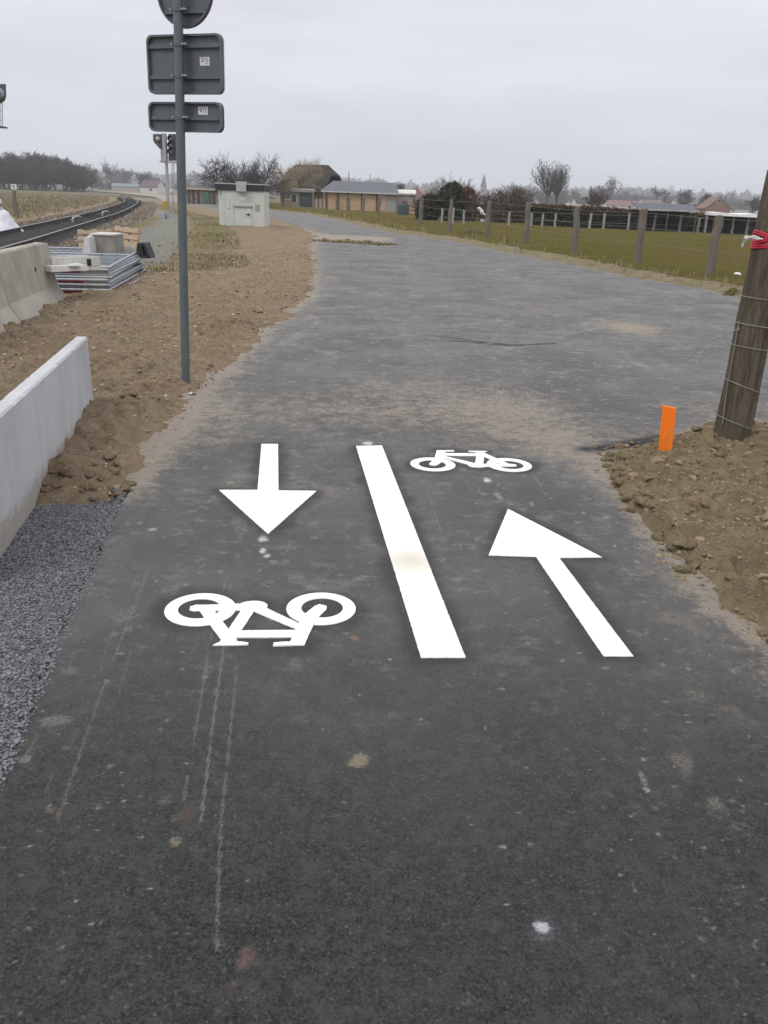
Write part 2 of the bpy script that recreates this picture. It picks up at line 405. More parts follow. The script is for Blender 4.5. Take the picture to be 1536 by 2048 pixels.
# --- the asphalt, near part: painted markings need stains with fine detail, so a 1 cm grid
def stainfield(x, y):
    rgb = np.zeros((len(x), 3)); al = np.zeros(len(x))
    def put(a, c):
        nonlocal rgb, al
        k = np.where(a + al > 1e-6, a / np.maximum(a + al * (1 - a), 1e-6), 0)[:, None]
        rgb[:] = rgb * (1 - k) + np.array(c)[None] * k; al[:] = np.maximum(al, a)
    W = (.60, .60, .60); P = (.28, .275, .26); T = (.31, .265, .18); RD = (.105, .074, .067); BR = (.24, .17, .12)
    def spot(px, py, rx, ry, c, s, hard=.5):
        g = G(px, py); e = (G(px + rx, py) - g).length; n = abs(G(px, py - ry).y - g.y) + 1e-4
        d = np.hypot((x - g.x) / e, (y - g.y) / n); wob = (fbm(x, y, 25, 3, int(px)) - .5) * 1.1
        put(s * (1 - sstep(d + wob, hard * .6, 1.45)), c)
    for a in [(1085, 1855, 17, 13, (.75, .78, .80), 1., .75), (1088, 1862, 42, 34, (.22, .24, .28), .45, .1), (527, 1075, 11, 9, W, .9), (527, 1101, 9, 6, W, 1.), (535, 1110, 9, 5, W, .9), (547, 1123, 12, 4, P, .7),
              (973, 961, 9, 5, W, 1.), (997, 992, 9, 8, P, .9), (1012, 1020, 8, 7, P, .9), (735, 887, 10, 6, W, 1.), (716, 1519, 24, 14, T, .75), (708, 1275, 11, 5, BR, .9), (410, 1354, 8, 4, T, .8),
              (552, 1358, 25, 15, RD, .5), (372, 1628, 24, 22, RD, .75), (98, 1622, 17, 10, BR, .6), (48, 1697, 12, 9, RD, .75), (350, 1682, 16, 11, T, .65), (458, 1688, 9, 6, T, .7),
              (489, 1922, 24, 30, (.165, .10, .085), .8), (470, 1975, 20, 22, RD, .5), (563, 1913, 8, 8, RD, .6), (440, 2020, 9, 16, BR, .5), (325, 1600, 16, 14, P, .5), (196, 1614, 15, 8, P, .6),
              (218, 1532, 9, 6, P, .6), (50, 1519, 13, 8, P, .7), (110, 1440, 34, 16, P, .55), (135, 1340, 22, 12, P, .5), (1287, 1560, 7, 24, P, .65), (1293, 1580, 9, 8, W, .6), (1362, 1525, 26, 34, (.22, .20, .17), .6),
              (1432, 1605, 26, 24, (.22, .205, .17), .65), (1470, 1650, 14, 10, P, .4), (1003, 1377, 12, 5, T, .75), (1211, 1336, 10, 4, P, .7), (1290, 1460, 8, 4, P, .6), (1250, 1437, 16, 6, P, .3),
              (1512, 1810, 10, 12, P, .45), (1510, 1893, 10, 9, P, .55), (1352, 1715, 9, 10, P, .4), (1271, 1909, 6, 7, P, .5), (162, 1940, 8, 6, P, .55), (450, 1890, 14, 8, T, .45), (303, 1059, 13, 4, W, .6), (378, 1108, 26, 16, RD, .35),
              (1155, 1045, 12, 4, P, .7), (1210, 1030, 16, 5, P, .4), (700, 1505, 8, 5, P, .4), (820, 1505, 6, 4, T, .5), (1400, 1390, 20, 14, T, .35), (1460, 1420, 30, 16, T, .4), (1330, 1640, 8, 6, P, .5)]:
        spot(*a)
    r2 = random.Random(4)
    for _ in range(800):
        px = r2.uniform(0, 1536); py = r2.uniform(940, 2040)
        wgt = max((abs(px - 720) / 760) ** 1.3, .10)
        if r2.random() < wgt: spot(px, py, r2.uniform(3, 9), r2.uniform(2, 5), r2.choice([P, P, T, (.34, .33, .32), (.2, .2, .19)]), r2.uniform(.55, 1.0), .25)
    def scr(pts, w, c, s, brk=.36):
        q = [g2(*p) for p in pts]; d = ldist(x, y, q)
        a = s * (1 - sstep(d, w * .4, w)) * sstep(fbm(x, y, 9, 3, int(pts[0][0])), brk, brk + .18); put(a, c)
    for pts, s in (([(455, 1150), (432, 1230), (417, 1300), (392, 1455), (367, 1600)], .8), ([(462, 1160), (447, 1300), (425, 1450), (402, 1645)], .95), ([(480, 1200), (472, 1350), (457, 1500), (442, 1650), (432, 1900)], .8),
                   ([(300, 1130), (230, 1310), (155, 1520), (115, 1640)], .75), ([(275, 1150), (215, 1290), (200, 1340)], .6), ([(262, 1300), (238, 1385)], .6), ([(170, 1400), (140, 1500)], .5), ([(340, 1300), (300, 1480), (270, 1700)], .35),
                   ([(75, 1470), (45, 1525)], .8), ([(245, 1080), (205, 1190)], .5), ([(105, 1545), (90, 1590)], .6)):
        scr(pts, .0080, (.22, .215, .205), s * .8, .17)
    for pts, s in (([(590, 905), (655, 945), (705, 922)], .8), ([(582, 968), (597, 962), (622, 963), (634, 971), (600, 974), (582, 968)], .8), ([(622, 968), (690, 975)], .6), ([(664, 963), (706, 980)], .8), ([(698, 968), (722, 962)], .7),
                   ([(855, 985), (868, 1020), (882, 1065)], .6), ([(915, 1072), (925, 1102)], .7), ([(875, 1100), (925, 1098)], .55), ([(1065, 945), (1092, 990)], .7), ([(935, 970), (960, 972), (957, 985), (930, 982)], .7),
                   ([(1000, 965), (992, 980)], .8), ([(640, 892), (656, 915)], .9), ([(550, 1092), (720, 1092)], .6), ([(470, 1092), (540, 1090)], .4), ([(955, 1095), (975, 1096)], .7), ([(1130, 1128), (1170, 1132)], .6)):
        scr(pts, .009, (.30, .295, .29), s * .8, .25)
    return np.concatenate([rgb, al[:, None]], 1)

# painted symbols (used for the markings and for the clean dark asphalt round them)
def zoomA(zx, zy): return (300 + zx / 3.339, 840 + zy / 3.339)
mark_poly = {
    'line': [(842, 1317), (931, 1317), (764, 892), (712, 893)],
    'arrow_near': [(523, 889), (556, 889), (557, 982), (633, 983), (536, 1069), (438, 981), (515, 981)],
    'arrow_far': [(1016, 1019), (1204, 1116), (1118, 1117), (1266, 1314), (1207, 1314), (1072, 1115), (977, 1112)],
}
hubA = G(*zoomA(337, 1268)); hubB = G(*zoomA(1143, 1262))
bmid = (hubA + hubB) / 2; bx = (hubB - hubA).normalized(); by = Vector((-bx.y, bx.x, 0)); bhalf = (hubB - hubA).length / 2
def toloc(zx, zy):
    p = G(*zoomA(zx, zy)) - bmid; return (p.dot(bx), p.dot(by))
BIKE = []                                     # outlines in the symbol's own plane
def circ(c, r, n=40): return [(c[0] + r * math.cos(2 * math.pi * i / n), c[1] + r * math.sin(2 * math.pi * i / n)) for i in range(n)]
Rw = (G(*zoomA(575, 1270)) - G(*zoomA(100, 1270))).length / 2 * 1.0
def bar(a, b, w1, w2=None, rnd=False):
    w2 = w1 if w2 is None else w2
    a = Vector(toloc(*a)); b = Vector(toloc(*b)); t = (b - a).normalized(); n = Vector((-t.y, t.x))
    P = [a - n * w1, b - n * w2]
    if rnd: P += [b + t * w2 * .8 - n * w2 * .6, b + t * w2 * .8 + n * w2 * .6]
    P += [b + n * w2, a + n * w1]
    if rnd: P += [a - t * w1 * .8 + n * w1 * .6, a - t * w1 * .8 - n * w1 * .6]
    BIKE.append([tuple(p) for p in P])
def quad(*pts): BIKE.append([toloc(*p) for p in pts])
bar((300, 1262), (700, 1252), .024, .03, True)            # chain stay
quad((300, 1240), (400, 1240), (585, 1480), (480, 1480))  # seat stay
quad((610, 1275), (700, 1275), (590, 1440), (560, 1490), (465, 1490), (520, 1410))  # seat tube
quad((640, 1262), (752, 1250), (1010, 1372), (975, 1402)) # down tube
quad((590, 1413), (1000, 1409), (985, 1458), (540, 1460)) # top tube
bar((1140, 1258), (1060, 1330), .026, .03, True)          # fork
quad((1000, 1350), (1020, 1310), (1120, 1310), (1030, 1510), (925, 1512))
quad((418, 1512), (470, 1490), (610, 1488), (660, 1497), (655, 1508), (560, 1511))  # saddle
quad((822, 1517), (826, 1496), (920, 1488), (1040, 1488), (1032, 1509))             # handlebar
BIKE.append([(toloc(688, 1250)[0] + .056 * math.cos(i * math.pi / 12), toloc(688, 1250)[1] + .042 * math.sin(i * math.pi / 12)) for i in range(24)])
far_mid = (G(868, 930) + G(1016, 930)) / 2
def place_near(p): return bmid + bx * p[0] + by * p[1]
def place_far(p): return far_mid - bx * p[0] * 1.02 - by * p[1] * 1.02
samp = []
for poly in mark_poly.values():
    w = [G(*p) for p in poly]
    for a, b in zip(w, w[1:] + w[:1]):
        m_ = max(int((b - a).length / .025), 2)
        for k in range(m_): samp.append(a.lerp(b, k / m_))
for pl in (place_near, place_far):
    for s_ in (-1, 1):
        samp += [pl((s_ * bhalf + c[0], c[1])) for c in circ((0, 0), Rw, 24)] + [pl((s_ * bhalf + c[0], c[1])) for c in circ((0, 0), Rw * .5, 10)]
    for s_ in BIKE: samp += [pl(p) for p in s_]
SAMP = np.array([(p.x, p.y) for p in samp])

def dust_at(x, y):
    sl = sdist(x, y, VERGE); sm = sdist(x, y, MOUND); sf = sdist(x, y, FIELD)
    d = np.where(y > 3.9, .95, .3) * np.exp(-np.clip(-sl, 0, 99) / (.13 + .012 * y)) + .85 * np.exp(-np.clip(-sm, 0, 99) / .12) + .55 * np.exp(-np.clip(-sf, 0, 99) / .22)
    jy = 5.75 + .12 * x
    d += .52 * np.exp(-((y - jy - .3) / .9) ** 2) * (.15 + 1.3 * fbm(x, y, 1.1, 4, 41)) * sstep(x, -2, -1) 
    d += .42 * np.exp(-((y - 5.3) / .6) ** 2 - ((x - 1.15) / .4) ** 2)
    d += .35 * np.exp(-((y - 7.2) / 1.2) ** 2 - ((x - .3) / 1.3) ** 2)
    d += 1.15 * np.exp(-((y - 34) / 2.6) ** 2) * sstep(x, .8, -.8)
    d += 1. * np.exp(-((x - 3.2) / .55) ** 2 - ((y - 11.2) / .8) ** 2)
    d += .16 * sstep(y, 9, 3) * np.exp(-((x - 1.0) / .45) ** 2)
    return np.clip(d, 0, 1.2)
gx = np.arange(-2.2, 2.201, .0085); gy = np.arange(.25, 5.31, .0085)
NX, NY = [a.ravel() for a in np.meshgrid(gx, gy)]
stain = stainfield(NX, NY)
dm = np.full(len(NX), 9., np.float32); _x = NX.astype(np.float32); _y = NY.astype(np.float32)
_c = (NY > 2.3) & (NY < 5.3) & (NX > -1.1) & (NX < 1.5); _d = dm[_c]; _xc = _x[_c]; _yc = _y[_c]
for p in SAMP: np.minimum(_d, (_xc - np.float32(p[0])) ** 2 + (_yc - np.float32(p[1])) ** 2, out=_d)
dm[_c] = _d
TRENCH_SHADE = [(1.34, 5.24), (1.5, 5.33), (1.75, 5.50), (2.0, 5.66)]  # no trench is cut; its shade is painted dark into the asphalt
fresh_and_shade = (1 - sstep(np.sqrt(dm) + (fbm(NX, NY, 7, 3, 51) - .5) * .09, .004, .078)) * .7
fresh_and_shade = np.clip(np.maximum(fresh_and_shade, 1.25 * np.exp(-(ldist(NX, NY, TRENCH_SHADE) / .07) ** 2) * (.5 + fbm(NX, NY, 14, 3, 77))), 0, 1)
stain[:, 3] *= (1 - .8 * fresh_and_shade)
stain[:, 3] *= 1.0
nq = (np.arange(len(gy) - 1)[:, None] * len(gx) + np.arange(len(gx) - 1)[None]).ravel()
NQ = np.stack([nq, nq + 1, nq + len(gx) + 1, nq + len(gx)], 1)
_le = np.interp(NY, [p[1] for p in LEFT], [p[0] for p in LEFT]) + (fbm(NX * 0 + 3, NY, 9, 4, 62) - .5) * .035
_kq = ~((NX < _le) & (NY < 4.15)); NQ = NQ[_kq[NQ].any(1)]
zn = np.where((NX < _le + .02) & (NY < 4.15), -.035, 0.)
age_and_light_n = .14 * sstep(NY, 3.2, 5.4) + .62 * sstep(NY, 1.3, 3.3)  # paler with distance: exposure and grazing light put into colour, besides wear and dust
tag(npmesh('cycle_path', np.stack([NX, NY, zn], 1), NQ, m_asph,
           {'dust': ('FLOAT', dust_at(NX, NY) * (1 - .6 * fresh_and_shade)), 'age_and_light': ('FLOAT', age_and_light_n), 'stain': ('FLOAT_COLOR', stain), 'fresh_and_shade': ('FLOAT', fresh_and_shade)}), kind='structure')
# --- the road beyond
inside = np.maximum.reduce([SD['verge'], SD['field'], SD['mound']])
kf = (fn(PY) > 5.0) & (fn(inside) < 1.2) & (fm(RR.ravel()) < 165)
s2 = np.zeros((len(PX), 4))
def far_scuff(x, y):
    a = np.zeros(len(x))
    for (p, w, s) in (([(900, 680), (1010, 690), (1110, 686)], .07, 1.), ([(880, 672), (960, 682), (1040, 690)], .06, 1.), ([(870, 655), (930, 658), (1000, 665)], .05, .8)):
        a = np.maximum(a, s * (1 - sstep(ldist(x, y, [g2(*k) for k in p]), w * .4, w)))
    dark = a.copy()
    b = np.zeros(len(x))
    for p in ([(1060, 545), (1130, 552), (1200, 548)], [(1080, 540), (1150, 546), (1215, 545)], [(690, 530), (850, 532)], [(850, 514), (890, 517)], [(1040, 660), (1130, 668), (1200, 655)], [(640, 640), (560, 690)], [(840, 535), (880, 537)], [(900, 590), (930, 583)], [(780, 512), (840, 514)], [(860, 655), (1000, 640)]):
        b = np.maximum(b, .48 * (1 - sstep(ldist(x, y, [g2(*k) for k in p]) + (fbm(x, y, 1.6, 4, 91) - .5) * .22, .0, .10)))
    for k_ in range(26):
        rr_ = random.Random(k_); x_, y_ = rr_.uniform(-2, 6), math.exp(rr_.uniform(math.log(6), math.log(26))); ln = rr_.uniform(.3, 1.6); a_ = rr_.uniform(-.5, .5) + (0 if rr_.random() < .6 else 1.4)
        p = [(x_, y_), (x_ + ln * .5 * math.cos(a_), y_ + ln * .5 * math.sin(a_) + rr_.uniform(-.1, .1)), (x_ + ln * math.cos(a_), y_ + ln * math.sin(a_))]
        b = np.maximum(b, rr_.uniform(.3, .6) * (1 - sstep(ldist(x, y, p) + (fbm(x, y, 2.5, 3, k_) - .5) * .15, .0, .05 + .006 * y_)))
    return dark, b
dk, lt = far_scuff(PX, PY)
s2[:, :3] = np.where((dk > lt)[:, None], .035, .33); s2[:, 3] = np.maximum(dk, lt)
zone_mesh('road', kf, np.full(len(PX), -.006), m_asph, {'dust': ('FLOAT', dust_at(PX, PY)), 'age_and_light': ('FLOAT', .72 + .28 * sstep(PY, 5.5, 9)), 'stain': ('FLOAT_COLOR', s2),
          'fresh_and_shade': ('FLOAT', 1.6 * np.exp(-(ldist(PX, PY, TRENCH_SHADE) / .07) ** 2))})  # painted trench shade carried on over the road sheet
# --- verge, mound, gravel, field
def zone_attr(n):
    return np.zeros((n, 4))
zv = np.zeros((len(PX), 4)); dtr = ldist(PX, PY, TRACK)
side = SD['verge']
right_of = (PX > np.interp(PY, [p[1] for p in TRACK], [p[0] for p in TRACK]))
PATHC = [g2(250, 530), g2(300, 490), g2(345, 455), g2(352, 440), (-17, 62), (-28, 95)]
zv[:, 0] = 1.1 * (1 - sstep(ldist(PX, PY, PATHC), .4, 1.3))
zv[:, 1] = np.where(right_of, .62 * np.exp(-((ldist(PX, PY, PATHC) - 1.7) / .9) ** 2) + .22 * sstep(PY, 14, 40) * sstep(-PX, 4.5, 6), .72 * sstep(dtr, 2.4, 4) * (.55 + .6 * fbm(PX, PY, .4, 3, 71)))
zv[:, 2] = 1.15 * (1 - sstep(dtr, 1.25, 1.7)); zv[:, 3] = 1
VERGE_JOB = lambda: zone_mesh('verge', (fm(SD['verge']) > -.45) & (fm(RR.ravel()) < 168) & (_outv[QUADS].any(1)), h_verge(PX, PY, SD['verge']), m_soil, {'zone': ('FLOAT_COLOR', zv)})
def fine_patch(name, x0, x1, y0, y1, step, nm, mat, zone):
    X_, Y_ = [a.ravel() for a in np.meshgrid(np.arange(x0, x1, step), np.arange(y0, y1, step))]
    nx_ = len(np.arange(x0, x1, step)); ny_ = len(np.arange(y0, y1, step))
    q_ = (np.arange(ny_ - 1)[:, None] * nx_ + np.arange(nx_ - 1)[None]).ravel(); Q_ = np.stack([q_, q_ + 1, q_ + nx_ + 1, q_ + nx_], 1)
    sd = sdist(X_, Y_, POLY[nm]); Q_ = Q_[sd[Q_].max(1) > -.4]; us = np.unique(Q_); ix = np.full(len(X_), -1); ix[us] = np.arange(len(us))
    return tag(npmesh(name, np.stack([X_[us], Y_[us], HF[nm](X_, Y_, sd)[us]], 1), ix[Q_], mat, {'zone': ('FLOAT_COLOR', zone(X_, Y_)[us])}), kind='structure')
_z0 = lambda x, y: np.zeros((len(x), 4))
fine_patch('soil_bank', 1.05, 3.9, 1.2, 6.9, .0085, 'mound', m_mound, _z0)
_out = ~((PX > 1.05) & (PX < 3.86) & (PY > 1.2) & (PY < 6.86))
zone_mesh('soil_bank', (fm(SD['mound']) > -.3) & (_out[QUADS].any(1)), h_mound(PX, PY, SD['mound']), m_mound, {'zone': ('FLOAT_COLOR', np.zeros((len(PX), 4)))})
fine_patch('soil_verge', -4.6, -.9, 3.6, 10.5, .0135, 'verge', m_soil, _z0)
_outv = ~((PX > -4.56) & (PX < -.9) & (PY > 3.6) & (PY < 10.46))
VERGE_JOB()
m_gravel = gravel_mat()
gx2 = np.arange(-2.1, -.7, .012); gy2 = np.arange(.1, 4.3, .012); GX, GY = [a.ravel() for a in np.meshgrid(gx2, gy2)]
gq = (np.arange(len(gy2) - 1)[:, None] * len(gx2) + np.arange(len(gx2) - 1)[None]).ravel()
GQ = np.stack([gq, gq + 1, gq + len(gx2) + 1, gq + len(gx2)], 1); gsd = sdist(GX, GY, GRAVEL)
GQ = GQ[(gsd[GQ].max(1) > -.08)]; us = np.unique(GQ); ix = np.full(len(GX), -1); ix[us] = np.arange(len(us))
tag(npmesh('gravel_strip', np.stack([GX[us], GY[us], h_gravel(GX, GY, gsd)[us]], 1), ix[GQ], m_gravel), kind='structure')
zf = np.zeros((len(PX), 4)); zf[:, 0] = .95 * (1 - sstep(SD['field'], .35, 1.1)); zf[:, 3] = 1
m_field = field_mat()
zone_mesh('pasture', (fm(SD['field']) > -.6) & (fm(RR.ravel()) < 168), h_field(PX, PY, SD['field']), m_field, {'zone': ('FLOAT_COLOR', zf)})
mb = MB(); S_ = 6000
mb.add([(-S_, -300, -.12), (S_, -300, -.12), (S_, S_, -.12), (-S_, S_, -.12)], [(0, 1, 2, 3)])
tag(mb.build('ground', ground_mat()), kind='structure')

# ------------------------------------------------------------------ scattered soil crumbs, stones, grass (uncountable)
ICO = bmesh.new(); bmesh.ops.create_icosphere(ICO, subdivisions=1, radius=1)
IV = np.array([v.co[:] for v in ICO.verts]); IF = np.array([[v.index for v in f.verts] for f in ICO.faces]); ICO.free()
m_tint = attr_mat('tinted_matter', .92)
def scatter_lumps(name, P, size, cols, flat=.65, seed=1, rough=.28, mat=None):
    g = np.random.default_rng(seed); n = len(P)
    base = IV[None] * (1 + (g.random((n, 12, 1)) - .5) * rough * 2) * size[:, None, None] * (np.array([1, 1, flat]) * (1 + (g.random((n, 1, 3)) - .5) * .7))
    a = g.random(n) * 6.28; c, s = np.cos(a)[:, None], np.sin(a)[:, None]
    bx_ = base[:, :, 0] * c - base[:, :, 1] * s; by_ = base[:, :, 0] * s + base[:, :, 1] * c
    V = np.stack([bx_ + P[:, 0:1], by_ + P[:, 1:2], base[:, :, 2] + P[:, 2:3]], 2).reshape(-1, 3)
    Fq = (IF[None] + (np.arange(n) * 12)[:, None, None]).reshape(-1, 3)
    t = np.repeat(np.concatenate([cols, np.ones((n, 1))], 1), 12, 0)
    return tag(npmesh(name, V, Fq, mat or m_tint, {'tint': ('FLOAT_COLOR', t)}, smooth=False), kind='stuff')
def polar_pts(n, r0, r1, a0, a1, nm, lo, hi, seed, back=None):
    g = np.random.default_rng(seed)
    r = np.exp(g.uniform(math.log(r0), math.log(r1), n)); a = np.radians(g.uniform(a0, a1, n))
    x = np.sin(a) * r; y = np.cos(a) * r; sd = sdist(x, y, POLY[nm]); k = (sd > lo) & (sd < hi)
    return x[k], y[k], r[k], sd[k], g
def palette(g, n, cols, jit=.25):
    c = np.array(cols)[g.integers(0, len(cols), n)]
    return c * (1 + (g.random((n, 1)) - .5) * 2 * jit)
x, y, r, sd, g = polar_pts(26000, 3.6, 26, -48, 2, 'verge', -.05, 60, 11)
k = (ldist(x, y, TRACK) > 2.6) & ~((x < -1.7) & (y < 5.75) & (x > -2.25)); x, y, r, sd = x[k], y[k], r[k], sd[k]
sz = np.clip(r * np.exp(g.normal(-6.95, .45, len(x))), .004, .026) * np.where(sd < 0, .6, 1)
scatter_lumps('soil_crumbs', np.stack([x, y, np.maximum(height('verge', x, y), 0) + sz * .05], 1), sz, palette(g, len(x), [(.28, .215, .145), (.31, .25, .175), (.22, .165, .11), (.25, .19, .13), (.27, .205, .135), (.36, .31, .23)]), seed=2)
x, y, r, sd, g = polar_pts(16000, 1.8, 9, 8, 60, 'mound', -.07, 60, 12)
sz = np.clip(r * np.exp(g.normal(-6.35, .55, len(x))), .004, .042) * np.where(sd < .02, .7, 1)
scatter_lumps('soil_clods', np.stack([x, y, np.maximum(height('mound', x, y), 0) + sz * .1], 1), sz, palette(g, len(x), [(.22, .17, .105), (.25, .195, .125), (.17, .13, .08), (.23, .18, .115), (.21, .165, .10)]), .75, 3)
n = 62000; g = np.random.default_rng(13); x = g.uniform(-2.0, -.85, n); y = g.uniform(.9, 4.15, n); sd = sdist(x, y, GRAVEL); k = (sd > -.02 - .03 * g.random(n)) & (x > -1.95); x, y, sd = x[k], y[k], sd[k]
sz = np.exp(g.normal(-5.58, .25, len(x)))
gz = np.maximum(height('gravel', x, y), np.where(sd < 0, 0, -1))
scatter_lumps('gravel_chips', np.stack([x, y, gz + sz * .3], 1), sz, palette(g, len(x), [(.16, .158, .178), (.185, .183, .205), (.13, .13, .148), (.21, .21, .225), (.17, .172, .172)], .1), .6, 4)
# larger clods fallen along the edge of the soil bank and of the verge
bm_ = bmesh.new(); bmesh.ops.create_icosphere(bm_, subdivisions=3, radius=1); LV = np.array([v.co[:] for v in bm_.verts]); LF = np.array([[v.index for v in f.verts] for f in bm_.faces]); bm_.free()
def big_clods(name, P, size, col, seed):
    g = np.random.default_rng(seed); Vs = []; Fs = []; Cs = []
    for i, (p, s_) in enumerate(zip(P, size)):
        d = LV * (1 + .55 * (fbm(LV[:, 0] * 1.3 + i * 3.1 + LV[:, 2], LV[:, 1] * 1.3 + LV[:, 2] * .7, 1., 4, i) - .5)[:, None] * 2) * (1 + .34 * (fbm(LV[:, 0] * 4 + i, LV[:, 1] * 5 + LV[:, 2] * 4, 1., 2, i) - .5)[:, None] * 2)
        d = d * s_ * np.array([g.uniform(.8, 1.4), g.uniform(.7, 1.1), g.uniform(.5, .8)]); a = g.random() * 6.28; c, s2_ = math.cos(a), math.sin(a)
        Vs.append(np.stack([d[:, 0] * c - d[:, 1] * s2_, d[:, 0] * s2_ + d[:, 1] * c, d[:, 2]], 1) + p); Fs.append(LF + i * len(LV))
    return tag(npmesh(name, np.concatenate(Vs), np.concatenate(Fs), col, None, smooth=True), kind='stuff')
g = np.random.default_rng(99); P = []; S = []
for i in range(38):
    t = g.random(); k = min(int(t * 5), 4); a_, b_ = MOUND[k + 1], MOUND[k + 2]; f_ = t * 5 - k; x_ = a_[0] + (b_[0] - a_[0]) * f_ + g.uniform(-.03, .14); y_ = a_[1] + (b_[1] - a_[1]) * f_ + g.uniform(-.02, .12)
    s_ = float(np.exp(g.normal(-3.85, .4))); P.append(np.array([x_, y_, max(hz('mound', x_, y_), 0) + s_ * .22])); S.append(s_)
for i in range(14):
    x_, y_ = g.uniform(1.5, 3.0), g.uniform(3.0, 5.7); s_ = float(np.exp(g.normal(-3.75, .35))); P.append(np.array([x_, y_, max(hz('mound', x_, y_), 0) + s_ * .0])); S.append(s_)
for (px, py, s_) in ((1258, 990, .04), (1283, 1006, .045), (1240, 966, .033), (1262, 1012, .025), (1480, 852, .045), (1512, 858, .05), (1440, 868, .03), (1390, 885, .035)):
    p = G(px, py, .03); P.append(np.array([p.x, p.y, max(hz('mound', p.x, p.y), 0) + s_ * .35])); S.append(s_)
big_clods('earth_lumps', P, S, m_mound, 5)
P = []; S = []; pb_ = G(371, 772)
for i in range(40):
    x_, y_ = g.uniform(-1.85, -1.38), 3.98 + abs(g.normal(0, .25)); s_ = float(np.exp(g.normal(-4.0, .4))); P.append(np.array([x_, y_, max(hz('verge', x_, y_), 0) + s_ * .1])); S.append(s_)
for i in range(60):
    y_ = g.uniform(4.2, 13); x_ = float(np.interp(y_, [p[1] for p in LEFT], [p[0] for p in LEFT])) - abs(g.normal(.05, .5)); s_ = float(np.exp(g.normal(-4.1, .35))); P.append(np.array([x_, y_, max(hz('verge', x_, y_), 0) + s_ * .05])); S.append(s_)
for i in range(12):
    a_ = g.uniform(0, 6.283); d_ = .05 + abs(g.normal(0, .05)); s_ = float(np.exp(g.normal(-4.0, .35))); P.append(np.array([pb_.x + math.cos(a_) * d_, pb_.y + math.sin(a_) * d_, s_ * .2])); S.append(s_)
big_clods('earth_lumps', P, S, m_soil, 6)
# ballast stones beside and between the rails
n = 26000; g = np.random.default_rng(14); y = np.exp(g.uniform(math.log(11), math.log(110), n)); tx = np.interp(y, [p[1] for p in TRACK], [p[0] for p in TRACK])
off = g.uniform(-2.1, 2.6, n); x = tx + off * 1.06
sz = np.clip(y * .0016, .03, .08) * (.7 + .6 * g.random(n)); inner = np.abs(off) < 1.15
cols = np.where(inner[:, None], palette(g, n, [(.04, .038, .036), (.06, .056, .052), (.03, .03, .03)]), palette(g, n, [(.13, .105, .08), (.17, .14, .11), (.10, .08, .065), (.2, .18, .15)]))
scatter_lumps('ballast', np.stack([x, y, np.where(np.abs(off) < 1.6, -.02, .0) + sz * .1], 1), sz, cols, .7, 5)

def blades(name, x, y, z, h, w, cols, seed, lean=.5):
    g = np.random.default_rng(seed); n = len(x); a = g.random(n) * 6.283; b = g.random(n) * 6.283; ln = h * lean * g.random(n)
    dx, dy = np.cos(a) * w / 2, np.sin(a) * w / 2; lx, ly = np.cos(b) * ln, np.sin(b) * ln
    V = np.stack([np.stack([x - dx, y - dy, z], 1), np.stack([x + dx, y + dy, z], 1),
                  np.stack([x + dx * .6 + lx * .35, y + dy * .6 + ly * .35, z + h * .6], 1), np.stack([x - dx * .6 + lx * .35, y - dy * .6 + ly * .35, z + h * .6], 1),
                  np.stack([x + lx, y + ly, z + h], 1)], 1).reshape(-1, 3)
    i = (np.arange(n) * 5)[:, None]; Fq = np.concatenate([i + [0, 1, 2], i + [0, 2, 3], i + [3, 2, 4]], 0)
    t = np.repeat(np.concatenate([cols, np.ones((n, 1))], 1), 5, 0)
    return tag(npmesh(name, V, Fq, m_tint, {'tint': ('FLOAT_COLOR', t)}, smooth=False), kind='stuff')
GREEN = [(.108, .101, .030), (.128, .110, .037), (.098, .092, .026), (.138, .108, .046)]
STRAW = [(.30, .265, .17), (.25, .215, .12), (.20, .18, .085), (.34, .30, .21), (.16, .155, .06)]
x, y, r, sd, g = polar_pts(150000, 13, 75, -30, 48, 'field', .7, 200, 21)
x0, y0 = x, y
blades('grass', x, y, height('field', x, y) - .01, np.clip(.012 + .03 * g.random(len(x)), 0, .1), np.clip(r * .0008, .01, .06), palette(g, len(x), GREEN, .12), 22)
# dry tufts along the kerb line of the road
g = np.random.default_rng(23); n = 34000; r = np.exp(g.uniform(math.log(12), math.log(110), n)); a = np.radians(g.uniform(-28, 48, n)); x = np.sin(a) * r; y = np.cos(a) * r; sd = sdist(x, y, FIELD)
cl = fbm(x, y, 1.3, 3, 81); k = (sd > .12) & (sd < 1.1 + .02 * r) & (cl + .25 * g.random(n) > .55); x, y, r, sd = x[k], y[k], r[k], sd[k]
blades('dry_grass', x, y, height('field', x, y) - .01, (.05 + .16 * g.random(len(x)) ** 2) * np.where(r > 28, 1.7, 1), np.clip(r * .0011, .012, .07), palette(g, len(x), STRAW, .25), 24, .9)
